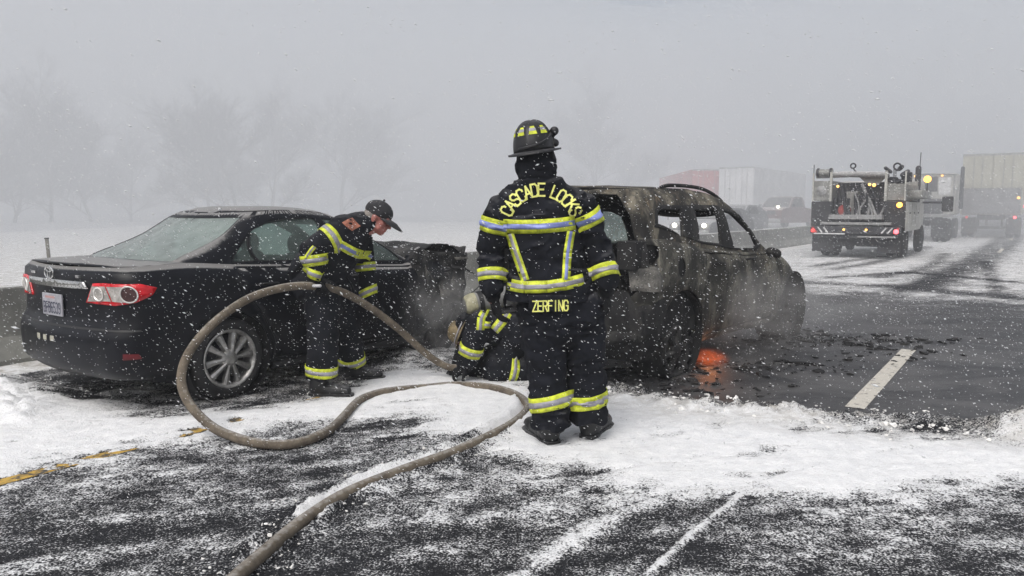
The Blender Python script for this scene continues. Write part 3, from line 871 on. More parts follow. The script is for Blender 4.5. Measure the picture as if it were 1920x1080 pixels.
    # wheels: tyres burnt away at the back, slumped at the front
    for x in (.02, 2.66):
        for sg in (-1, 1):
            b = bmesh.new(); lathe(b, [(-.32, 0), (-.32, .395), (-.01, .395)], (x, sg * .86, .36), (0, sg, 0), 26)
            obj('wheel_arch_liner', b, M['char'], root)
    for x, sg in ((.02, -1), (.02, 1)): wheel(root, x, sg * .80, .222, .30, .2, .218, M['char'], M['scorched'], 6, tyre=False, bare=True)
    for x, sg in ((2.66, -1), (2.66, 1)): wheel(root, x, sg * .80, .315, .315, .21, .2, M['char'], M['char'], 6)
    # molten tyre rags round the rear rim
    for sg in (-1, 1):
        b = bmesh.new()
        for i in range(9):
            a = R(180 + i * 22 + 4); cap(b, (.02 + .25 * math.cos(a), sg * .72, .225 + .215 * math.sin(a)), (.02 + .25 * math.cos(a + .3), sg * .80, .225 + .215 * math.sin(a + .3)), .03, .022)
        obj('tyre_remains', remesh(b, .014, 1, .03, 12, 3), M['char'], root)
    # underbody
    for y in (-.55, .55): obj('chassis_rail', nbox((-.6, y - .05, .24), (2.6, y + .05, .33), .01), M['char'], root, smooth=False)
    b = bmesh.new(); tube(b, [(.02, -.7, .24), (.02, .7, .24)], .045, 10); obj('rear_axle', b, M['char'], root)
    return root

def build_fire():
    """low flames burning under the SUV's sill"""
    c = P(1327, 662, 6.95)
    r = thing('fire', 'orange flames burning on the road under the burnt SUV sill', 'fire', (c.x, c.y, 0))
    b = NB('flame')
    tc = b.co.outputs['Generated']; sx = b.n('ShaderNodeSeparateXYZ'); b.l(tc, sx.inputs[0])
    n = b.noise(22, 4, .6)
    col = b.mix(b.ramp(b.math('ADD', sx.outputs[2], b.math('MULTIPLY', n, .5)), .2, 1.1), (1., .30, .07), (1., .09, .015))
    em = b.n('ShaderNodeEmission'); b.l(col, em.inputs[0]); em.inputs[1].default_value = .5
    tr = b.n('ShaderNodeBsdfTransparent'); mx = b.n('ShaderNodeMixShader')
    b.l(b.ramp(n, .36, .68, 0, .8), mx.inputs[0]); b.l(tr.outputs[0], mx.inputs[1]); b.l(em.outputs[0], mx.inputs[2]); b.l(mx.outputs[0], b.out.inputs[0])
    rnd = random.Random(4)
    sx_, sy_ = math.cos(R(50)), math.sin(R(50))
    fl = bpy.data.lights.new('firelight', 'POINT'); fl.energy = 1.3; fl.color = (1., .32, .08); fl.shadow_soft_size = .09
    fo = bpy.data.objects.new('firelight', fl); COL.objects.link(fo); fo.parent = r; fo.location = (.03, .04, .10)
    g = bmesh.new(); bmesh.ops.create_icosphere(g, subdivisions=3, radius=1)
    o = obj('flame_glow', g, None, r, False); o.location = (.03, .04, .08); o.scale = (.20, .26, .10)
    q = NB('flame_glow'); v = q.n('ShaderNodeVolumePrincipled'); v.inputs['Color'].default_value = (.3, .12, .05, 1)
    ln = q.n('ShaderNodeVectorMath', operation='LENGTH'); q.l(q.co.outputs['Object'], ln.inputs[0])
    f = q.math('MULTIPLY', q.ramp(ln.outputs['Value'], .15, 1., 1, 0), q.ramp(q.noise(2.8, 5, .7, None, 1.6), .40, .62))
    q.l(q.math('MULTIPLY', f, 3.0), v.inputs['Density']); v.inputs['Emission Color'].default_value = (1., .16, .03, 1); q.l(q.math('MULTIPLY', f, 3.4), v.inputs['Emission Strength'])
    q.l(v.outputs[0], q.out.inputs['Volume']); o.data.materials.append(q.m)
    return r
# ---------------------------------------------------------------- people
M['turnout'] = simple('turnout_cloth', (.0085, .0095, .0135), .9, 0, .35, 9, .55, 160, dust=.5, dustcol=(.07, .07, .075), spec=.15, dlo=.3)
M['turnout2'] = simple('turnout_cloth_worn', (.010, .011, .0145), .92, 0, .35, 9, .55, 160, dust=.4, dustcol=(.07, .07, .075), spec=.15, dlo=.3)
M['glove'] = simple('glove', (.009, .0095, .011), .85, 0, .3, 20, .4, 120, spec=.2)
M['glove_tan'] = simple('glove_patch', (.45, .45, .47), .7, 0, .2, 20, .2)
M['boot'] = simple('boot_rubber', (.010, .0105, .012), .45, 0, .4, 14, .3, 60, dust=.35, dustcol=(.30, .30, .31))
M['band'] = simple('band_yellow', (.52, .58, .035), .6, 0, .34, 22, .35, 220)
M['silver'] = simple('band_silver', (.27, .265, .30), .4, .1, .2, 25, .3, 200)
M['silver_blue'] = simple('band_silver_bluish', (.20, .24, .52), .35, .1, .3, 9, .3, 200)  # blue of lights thrown back by the strip, put into its colour
M['letter'] = simple('letter_yellow', (.72, .73, .20), .6, 0, .12, 30, .2)
M['skin'] = simple('skin', (.29, .105, .085), .55, 0, .2, 22, .15)
M['hair'] = simple('hair_grey', (.20, .18, .165), .8, 0, .3, 40, .4)
M['helmet'] = simple('helmet_black', (.008, .008, .010), .5, 0, .5, 14, .15, 40, dust=.4, dustcol=(.10, .10, .105))
M['cap'] = simple('cap_cloth', (.018, .018, .021), .9, 0, .3, 18, .4, 120, dust=.35, dustcol=(.10, .10, .10))

def grid_faces(n, m, wrap=False):
    out = []
    for i in range(n - 1):
        for j in range(m - 1): a = i * m + j; out.append((a, a + 1, a + m + 1, a + m))
    return out
def ring_strip(T, c, axis, offs, up, a0=0, a1=360, n=48, R0=.22, rmax=.3, off=.004, skew=0.):
    """cloth strip wrapped round a limb: rays shot inwards at the garment"""
    d, s, t = frame(Vector(axis), Vector(up)); vs = []; last = [None] * len(offs)
    for i in range(n + 1):
        a = R(a0 + (a1 - a0) * i / n); dr = s * math.cos(a) + t * math.sin(a)
        for j, o in enumerate(offs):
            oo = Vector(c) + d * (o + skew * math.cos(a))
            h, nn, _, ds = T.ray_cast(oo + dr * R0, -dr, R0)
            if h is not None and (h - oo).dot(dr) < rmax: q = (h - oo).dot(dr); last[j] = q
            else: q = last[j] or rmax * .8
            vs.append(oo + dr * (q + off))
    return vs, grid_faces(n + 1, len(offs))
def band(T, root, c, axis, w, up, name='reflective_band', silver='silver', **k):
    """yellow strip with a silver strip sewn along its middle"""
    v, f = ring_strip(T, c, axis, np.linspace(-w / 2, w / 2, 5), up, off=.005, **k)
    y = obj(name, pydata(v, f), M['band'], root, world=True); thick(y, .004, 0)
    v, f = ring_strip(T, c, axis, np.linspace(-w * .19, w * .19, 3), up, off=.0085, **k)
    thick(obj('silver_strip', pydata(v, f), M[silver], y, world=True), .002, 0)
    return y
def drape(T, quads, dr, off, fb):
    """flat quads (world points) thrown along dr onto a garment"""
    vs, fs = [], []; dr = Vector(dr).normalized()
    for q in quads:
        o = len(vs); ok = True; pp = []
        for p in q:
            h, nn, _, ds = T.ray_cast(Vector(p), dr, 1.2)
            if h is None: ok = False; break
            if fb is not None and (h - Vector(p)).length > fb: ok = False; break
            pp.append(h - dr * off)
        if ok: vs += pp; fs.append(tuple(range(o, o + 4)))
    return pydata(vs, fs)
def ribbon(a, b, w, n=10):
    """flat strip between two points lists in the drawing plane (px) -> rows of quads"""
    out = []
    for i in range(n): out.append((i / n, (i + 1) / n))
    return out
def line_band(T, root, pts, wpx, Y, dr, off=.005, silver='silver', name='reflective_band', n=14, fb=None):
    """straight sewn strip, laid out on a drawing plane at distance Y and dropped on the cloth"""
    def quads(h0, h1):
        out = []
        for (x0, y0), (x1, y1) in zip(pts, pts[1:]):
            dx, dy = x1 - x0, y1 - y0; L = math.hypot(dx, dy); nx, ny = -dy / L, dx / L
            k = max(2, int(n * L / 100))
            for i in range(k):
                for j in range(3):
                    q = []
                    for a, e in ((i, j), (i + 1, j), (i + 1, j + 1), (i, j + 1)):
                        h = h0 + (h1 - h0) * e / 3
                        q.append(P(x0 + dx * a / k + nx * h, y0 + dy * a / k + ny * h, Y))
                    out.append(q)
        return out
    def cl(me):
        b = bmesh.new(); b.from_mesh(me); bmesh.ops.remove_doubles(b, verts=b.verts, dist=.0006); b.to_mesh(me); b.free(); return me
    y = obj(name, cl(drape(T, quads(-wpx / 2, wpx / 2), dr, off, fb)), M['band'], root, world=True); thick(y, .004, 0)
    thick(obj('silver_strip', cl(drape(T, quads(-wpx * .19, wpx * .19), dr, off + .0035, fb)), M[silver], y, world=True), .002, 0)
    return y

def hand_shapes(bm, wrist, fdir, pdir, side, curl=.5, s=1.0, spread=.12):
    """palm, four unequal curled fingers and a thumb leaving the side of the palm; fdir along the fingers, pdir where the palm faces, side towards the thumb"""
    f = Vector(fdir).normalized(); p = Vector(pdir); p = (p - f * p.dot(f)).normalized(); t = Vector(side); t = (t - f * t.dot(f) - p * t.dot(p)).normalized()
    w = Vector(wrist)
    cap(bm, w, w + f * .05 * s, (.032 * s, .024 * s), (.042 * s, .020 * s), t)
    cap(bm, w + f * .04 * s + t * .02 * s, w + f * .09 * s + t * .02 * s, .021 * s, .019 * s)
    cap(bm, w + f * .04 * s - t * .02 * s, w + f * .085 * s - t * .022 * s, .020 * s, .018 * s)
    for i, (o, L) in enumerate(((.034, .075), (.012, .085), (-.011, .078), (-.033, .062))):
        b = w + f * .092 * s + t * o * s; d = (f + t * spread * (1.2 - i * .8)).normalized(); a = curl * (.55 + .08 * i)
        for k, q in enumerate((.45, .32, .26)):
            d = (d * math.cos(a) + p * math.sin(a)).normalized(); e = b + d * L * q * s
            cap(bm, b, e, (.0118 - .0012 * k) * s, (.0108 - .0012 * k) * s, n=10)
            b = e; a = curl * .95
            pn = (p - d * p.dot(d)); p_ = pn.normalized() if pn.length > .1 else -f
            p = p
    b = w + f * .028 * s + t * .036 * s; d = (t * .75 + f * .65 + p * .25).normalized()
    for k, q in enumerate((.042, .03, .026)):
        e = b + d * q * s; cap(bm, b, e, (.0155 - .0018 * k) * s, (.0140 - .0018 * k) * s, n=10); b = e
        d = (d + f * .35 * (1 - k * .3) + p * curl * .55).normalized()
def head_shapes(bm, c, fw, up, s=1.0):
    """skull, jaw, brow, nose, lips, chin, ears around centre c; 0.23 m tall"""
    fw = Vector(fw).normalized(); up = Vector(up); up = (up - fw * up.dot(fw)).normalized(); r = fw.cross(up); c = Vector(c)
    Mx = Matrix((r, fw, up)).transposed()
    q = lambda x, y, z: c + (r * x + fw * y + up * z) * s
    ball(bm, q(0, -.012, .035), (.076 * s, .098 * s, .085 * s), Mx)
    ball(bm, q(0, .025, -.03), (.060 * s, .066 * s, .072 * s), Mx)
    ball(bm, q(0, .058, -.082), (.030 * s, .026 * s, .024 * s), Mx)
    cap(bm, q(-.045, .045, -.055), q(0, .068, -.085), .022 * s, .02 * s); cap(bm, q(.045, .045, -.055), q(0, .068, -.085), .022 * s, .02 * s)
    cap(bm, q(-.035, .078, .028), q(.035, .078, .028), .014 * s)
    cap(bm, q(0, .085, .018), q(0, .110, -.022), .009 * s, .014 * s)
    ball(bm, q(-.012, .100, -.027), .010 * s); ball(bm, q(.012, .100, -.027), .010 * s)
    cap(bm, q(-.018, .088, -.050), q(.018, .088, -.050), .008 * s); cap(bm, q(-.016, .086, -.060), q(.016, .086, -.060), .009 * s)
    ball(bm, q(-.042, .062, -.012), (.024 * s, .02 * s, .02 * s), Mx); ball(bm, q(.042, .062, -.012), (.024 * s, .02 * s, .02 * s), Mx)
    for sx in (-1, 1):
        ball(bm, q(sx * .078, -.005, -.002), (.010 * s, .020 * s, .032 * s), Mx)
    return q, Mx
def boot(bm, heel, toe_dir, ankle_top, s=1.0):
    """rubber boot: sole, foot, instep, shaft"""
    h = Vector(heel); d = Vector(toe_dir); d.z = 0; d.normalize(); r = Vector((d.y, -d.x, 0)); z = Vector((0, 0, 1))
    cap(bm, h + z * .045 * s, h + d * .05 * s + z * .045 * s, (.046 * s, .045 * s), (.046 * s, .045 * s), r)
    cap(bm, h + d * .04 * s + z * .055 * s, h + d * .20 * s + z * .046 * s, (.048 * s, .055 * s), (.054 * s, .046 * s), r)
    cap(bm, h + d * .20 * s + z * .045 * s, h + d * .245 * s + z * .042 * s, (.054 * s, .042 * s), (.044 * s, .036 * s), r)
    cap(bm, h + d * .02 * s + z * .08 * s, Vector(ankle_top), (.062 * s, .068 * s), (.075 * s, .075 * s), r)
def sole(heel, toe_dir, s=1.0):
    h = Vector(heel); d = Vector(toe_dir); d.z = 0; d.normalize(); r = Vector((d.y, -d.x, 0))
    pr = [(-.05, .0), (-.045, .035), (0, .05), (.08, .046), (.18, .060), (.25, .052), (.29, .025), (.295, 0)]
    pts = pr + [(a, -b) for a, b in pr[::-1][1:-1]]
    bm = bmesh.new(); lo = [bm.verts.new(h + (d * a + r * b) * s + Vector((0, 0, .002))) for a, b in pts]; hi = [bm.verts.new(h + (d * a + r * b * 1.02) * s + Vector((0, 0, .026))) for a, b in pts]
    for i in range(len(pts)): j = (i + 1) % len(pts); bm.faces.new((lo[i], lo[j], hi[j], hi[i]))
    bm.faces.new(lo[::-1]); bm.faces.new(hi); return bm

# ================================================================ firefighter seen from behind
def build_standing():
    YB = 4.66
    base = (G(1025, 838) + G(1112, 826)) / 2
    root = thing('person', 'firefighter standing with his back turned, yellow arched lettering on coat, black helmet', 'person', (base.x, base.y, 0))
    q = lambda x, y, Y=YB: P(x, y, Y)
    X = Vector((1, 0, 0)); Yv = Vector((0, 1, 0))
    shL, elL, wrL = q(938, 398), q(921, 474, 4.68), q(922, 538, 4.62)
    shR, elR, wrR = q(1088, 390), q(1119, 462, 4.70), q(1138, 528, 4.62)
    nk, ch, hp = q(1008, 335), q(1016, 430), q(1038, 560)
    hiL, knL, anL = q(1012, 585), q(1026, 700, 4.66), q(1032, 800, 4.62)
    hiR, knR, anR = q(1090, 585), q(1099, 690, 4.72), q(1104, 790, 4.74)
    fL, fR = G(1032, 832), G(1104, 822)
    # body: one continuous figure inside the clothes
    b = bmesh.new()
    hc = q(1004, 285)
    head_shapes(b, hc, (.12, 1, -.12), (0, 0, 1))
    cap(b, hc + Vector((0, -.01, -.08)), nk + Vector((0, 0, -.05)), .06, .075)
    cap(b, ch + Vector((0, 0, .12)), hp + Vector((0, 0, .06)), (.16, .10), (.14, .10), X)
    cap(b, shL + X * .03, shR - X * .03, .06)
    for s_, e_, w_ in ((shL, elL, wrL), (shR, elR, wrR)): cap(b, s_, e_, .05, .042); cap(b, e_, w_ + Vector((0, 0, -.03)), .042, .03); cap(b, w_, w_ - Vector((0, 0, .09)), .03, .02)
    for h_, k_, a_ in ((hiL, knL, anL), (hiR, knR, anR)): cap(b, h_, k_, .08, .055); cap(b, k_, k_.lerp(a_, .7), .055, .04)
    cap(b, hiL, hiR, .09)
    obj('body', remesh(b, .014, 3), M['skin'], root, world=True)
    # trousers
    b = bmesh.new()
    cap(b, q(1048, 545), q(1050, 600), (.215, .165), (.225, .17), X)
    cap(b, hiL + Vector((0, 0, .02)), knL, (.132, .14), (.112, .115), X); cap(b, knL, q(1034, 806, 4.63), (.112, .115), (.112, .12), X)
    cap(b, hiR + Vector((0, 0, .02)), knR, (.132, .14), (.112, .115), X); cap(b, knR, q(1103, 796, 4.73), (.112, .115), (.110, .118), X)
    # open cuffs
    tr_me = remesh(b, .013, 2, .034, 7.5, 2)
    zl, zr_ = q(1030, 800, 4.62).z, q(1100, 788, 4.72).z; xm = q(1067, 780).x
    for v in tr_me.vertices: v.co.z = max(v.co.z, zl + .012 * math.sin(v.co.x * 40) if v.co.x < xm else zr_ + .012 * math.sin(v.co.x * 40 + 1))
    tr_me.update()
    tr = obj('trousers', tr_me, M['turnout'], root, world=False)
    T = bvh(tr_me)
    legL = (knL - q(1034, 772, 4.63)).normalized(); legR = (knR - q(1103, 764, 4.73)).normalized()
    band(T, root, q(1033, 752, 4.635), legL, .088, X, R0=.2, rmax=.15, skew=.012)
    band(T, root, q(1102, 746, 4.73), legR, .085, X, R0=.2, rmax=.15, skew=.008)
    tr_me.transform(Matrix.Translation(-root.location))
    # coat: torso, yoke, collar and sleeves in one cloth skin
    b = bmesh.new()
    cap(b, q(1014, 408), q(1027, 500), (.225, .150), (.215, .155), X)
    cap(b, q(1027, 490), q(1031, 565), (.222, .155), (.272, .19), X)
    cap(b, q(950, 396), q(1078, 386), (.075, .11), (.08, .11), Vector((0, 0, 1)))
    cap(b, q(1006, 345), q(958, 386), .085, .09); cap(b, q(1010, 345), q(1072, 380), .085, .09)
    cap(b, q(1006, 330), q(1008, 365), (.105, .10), (.15, .12), X)
    cap(b, shL, elL, .092, .078); cap(b, elL, wrL, .076, .062)
    cap(b, shR, elR, .092, .078); cap(b, elR, wrR, .078, .066)
    def hem(p, n_):
        return 0.
    coat_me = remesh(b, .012, 2, .034, 7, 1)
    zh = q(1029, 561).z
    for v in coat_me.vertices:
        if v.co.z < zh and 948 < 960 + F * v.co.x / v.co.y < 1112:
            v.co.z = zh - .04 * max(0, min(1, (zh - v.co.z) / .1)) * 0
    coat_me.update()
    T = bvh(coat_me)
    coat = obj('coat', coat_me, M['turnout'], root)
    # bands: across the back, hem, sleeves, two straps down the back
    FWD = (0, 1, 0)
    line_band(T, root, [(942, 427), (975, 428), (1015, 427), (1055, 424), (1089, 420)], 28, 4.2, FWD, silver='silver_blue')
    line_band(T, root, [(950, 546), (985, 549), (1029, 547), (1068, 542), (1105, 535)], 24, 4.2, FWD)
    line_band(T, root, [(955, 443), (967, 480), (987, 536)], 17, 4.2, FWD, off=.004)
    line_band(T, root, [(1080, 437), (1072, 480), (1068, 533)], 17, 4.2, FWD, off=.004, silver='silver_blue')
    ua = (elL - shL).normalized(); band(T, root, shL + ua * .082, ua, .088, X, R0=.125, rmax=.12, silver='silver_blue')
    ua = (elR - shR).normalized(); band(T, root, shR + ua * .075, ua, .088, X, R0=.125, rmax=.12, silver='silver_blue')
    fa = (wrL - elL).normalized(); band(T, root, wrL - fa * .07, fa, .075, X, R0=.12, rmax=.10)
    fa = (wrR - elR).normalized(); band(T, root, wrR - fa * .06, fa, .08, X, R0=.12, rmax=.105)
    # arched lettering across the shoulders
    cx, cy, rad = 1019, 430, 83
    quads = []
    txt = 'CASCADE LOCKS'; n = len(txt)
    a0, a1 = 154, 25
    for i, chh in enumerate(txt):
        if chh == ' ': continue
        a = R(a0 + (a1 - a0) * i / (n - 1)); w, h = 12.5, 25
        ux, uy = math.sin(a), math.cos(a)            # along the arc (px, y down)
        px, py = cx + math.cos(a) * rad * .93, cy - math.sin(a) * rad * .93
        vx, vy = math.cos(a), -math.sin(a)
        quads = []
        for s in strokes(chh, w, h, 3.7):
            quads.append([P(px + (p.x - w / 2) * ux + (p.y - h / 2) * vx, py + (p.x - w / 2) * uy + (p.y - h / 2) * vy, 4.2) for p in s])
        obj('letter', drape(T, quads, FWD, .0065, None), M['letter'], coat, world=True)
    coat_me.transform(Matrix.Translation(-root.location))
    # sleeve mark
    # hanging letter patch below the hem
    tp = tr_me.copy(); tp.transform(Matrix.Translation(root.location)); T2 = bvh(tp)
    def hang(x, y, off):
        hs = [T.ray_cast(P(x, e, 4.2), Vector(FWD), 1.)[0] for e in (544, 550, 555, 559)]
        hs = [h.y for h in hs if h is not None]
        return P(x, y, (min(hs) if hs else 4.5) - off)
    LET = []
    for i, chh in enumerate('ZERFING'):
        x0 = 999 + i * 9.75
        LET.append([[hang(x0 + p.x, 584 - p.y - (x0 - 999) * .03, .024) for p in s] for s in strokes(chh, 7.4, 19, 2.5)])
    pq = []
    for i in range(16):
        for j in range(6):
            xa, xb = 992 + i * 5, 997 + i * 5; ya, yb = 554 + j * 5, 559 + j * 5
            pq.append([hang(xa, ya, .018), hang(xb, ya, .018), hang(xb, yb, .018), hang(xa, yb, .018)])
    flat = lambda qs: pydata([p for q_ in qs for p in q_], [tuple(range(4 * i, 4 * i + 4)) for i in range(len(qs))])
    pm = flat(pq)
    _b = bmesh.new(); _b.from_mesh(pm); bmesh.ops.remove_doubles(_b, verts=_b.verts, dist=.0006); _b.to_mesh(pm); _b.free()
    np_ = obj('name_patch', pm, M['turnout'], root, world=True); thick(np_, .006, 0)
    for qs in LET: obj('letter', flat(qs), M['letter'], np_, world=True)
    # gloves, relaxed at the sides
    b = bmesh.new(); cap(b, wrL + Vector((0, 0, .03)), wrL - Vector((-.006, 0, .05)), .058, .048); hand_shapes(b, wrL - Vector((-.01, -.01, .06)), (.22, .1, -1), (.7, .3, .2), (.3, 1, 0), .55, 1.12)
    obj('glove', remesh(b, .0065, 2, .004, 14), M['glove'], root, world=True)
    b = bmesh.new(); cap(b, wrR + Vector((0, 0, .03)), wrR - Vector((.0, 0, .05)), .060, .05); hand_shapes(b, wrR - Vector((-.003, -.01, .06)), (-.02, .1, -1), (-.7, .3, .2), (-.3, 1, 0), .55, 1.12)
    obj('glove', remesh(b, .0065, 2, .004, 14, 2), M['glove'], root, world=True)
    # boots, toes turned out
    for f_, a_, td in ((fL, anL, (-.36, .93, 0)), (fR, anR, (.42, .9, 0))):
        b = bmesh.new(); boot(b, f_, td, Vector((a_.x, f_.y + .02, .27)), 1.24)
        bo = obj('boot', remesh(b, .01, 2, .006, 12), M['boot'], root, world=True)
        obj('boot_sole', sole(f_, td, 1.26), M['boot'], bo, world=True, smooth=False)
    # helmet: dome with ridges, tilted brim, neck curtain, patches, lamp, eye shield
    hcx = q(1001, 280); up = Vector((-.14, -.05, 1)).normalized(); fwv = Vector((.25, 1, -.02)); fwv = (fwv - up * fwv.dot(up)).normalized(); rt = fwv.cross(up)
    Mx = Matrix((rt, fwv, up)).transposed()
    def hp_(a, e, s=1.0):  # a: bearing from rear to the right, e: 0 rim .. 1 crown
        r = math.cos(e * math.pi / 2) ** .82
        rdg = 1 + .028 * abs(math.cos(a * 2)) ** 30 * (e < .98)
        x, y, z = .122 * r * math.sin(a) * rdg, -.150 * r * math.cos(a) * rdg, .180 * math.sin(e * math.pi / 2) ** .95 * rdg
        return hcx + (rt * x + fwv * y + up * (z - .01)) * s
    n, m = 72, 16
    vs = [hp_(2 * math.pi * i / n, j / m) for i in range(n) for j in range(m + 1)]
    fs = [(i * (m + 1) + j, ((i + 1) % n) * (m + 1) + j, ((i + 1) % n) * (m + 1) + j + 1, i * (m + 1) + j + 1) for i in range(n) for j in range(m)]
    hm = obj('helmet', pydata(vs, fs), M['helmet'], root, world=True, angle=30); thick(hm, .006)
    vs = []
    for i in range(n):
        a = 2 * math.pi * i / n
        back = max(0, math.cos(a)); frnt = max(0, -math.cos(a))
        ex = .030 + .012 * back ** 1.5 + .03 * frnt; dr = .010 + .010 * back - .004 * frnt
        x, y = .122 * math.sin(a), -.150 * math.cos(a); L = math.hypot(x, y)
        for k, (e_, z_) in enumerate(((-.006, 0), (.3, -.004), (.7, -dr * .6), (1., -dr), (1.02, -dr + .008))):
            s_ = 1 + (ex * e_ if e_ > 0 else e_) / L
            vs.append(hcx + rt * x * s_ + fwv * y * s_ + up * (z_ - .010))
    fs = [(i * 5 + j, ((i + 1) % n) * 5 + j, ((i + 1) % n) * 5 + j + 1, i * 5 + j + 1) for i in range(n) for j in range(4)]
    thick(obj('helmet_brim', pydata(vs, fs), M['helmet'], hm, world=True), .005, 0)
    for a_ in (-62, -22, 18, 56):
        vs = []
        for i in range(5):
            for j in range(5):
                e = .33 + .22 * j / 4; wd_ = R(12.5) * (1.05 - .45 * j / 4)
                vs.append(hp_(R(a_) + wd_ * (i / 2 - 1), e, 1.022))
        o = obj('helmet_patch', pydata(vs, grid_faces(5, 5)), M['band'], hm, world=True)
        vs = [hp_(R(a_) + R(12.5) * .9 * (i / 2 - 1) * (1.05 - .45 * j / 4), .41 + .08 * j, 1.029) for i in range(5) for j in range(2)]
        obj('patch_strip', pydata(vs, grid_faces(5, 2)), M['silver'], o, world=True)
    # goggle strap round the back up to the lamp
    pts = [hp_(R(a_), e_, 1.03) for a_, e_ in ((-30, .06), (0, .07), (25, .10), (50, .16), (75, .24), (95, .33))]
    obj('helmet_strap', ntube(crom(pts, 5), .008, 6), M['helmet'], hm, world=True)
    lc = q(1037, 250)
    b = bmesh.new(); cap(b, lc + Vector((-.012, .02, -.005)), lc + Vector((.006, -.03, .012)), .024, .027); cap(b, q(1030, 263), q(1041, 268), .022, .024); tube(b, [q(1032, 268), lc], .012, 8)
    obj('helmet_lamp', remesh(b, .006, 2), M['helmet'], hm, world=True)
    # shield hanging at the right
    b = bmesh.new()
    vs = [q(1030, 270, 4.62), q(1036, 276, 4.60), q(1044, 300, 4.60), q(1038, 297, 4.60), q(1030, 292, 4.62)]
    f = [b.verts.new(v) for v in vs]; b.faces.new(f); thick(obj('eye_shield', b, M['helmet'], hm, world=True, smooth=False), .006)
    # neck curtain and hood
    b = bmesh.new()
    cap(b, q(1003, 292), q(1005, 318), (.108, .115), (.122, .12), X); cap(b, q(978, 312), q(976, 322), .035, .03); cap(b, q(1030, 310), q(1034, 318), .035, .03)
    obj('neck_curtain', remesh(b, .011, 3, .02, 9, 5), M['turnout2'], hm, world=True)
    return root

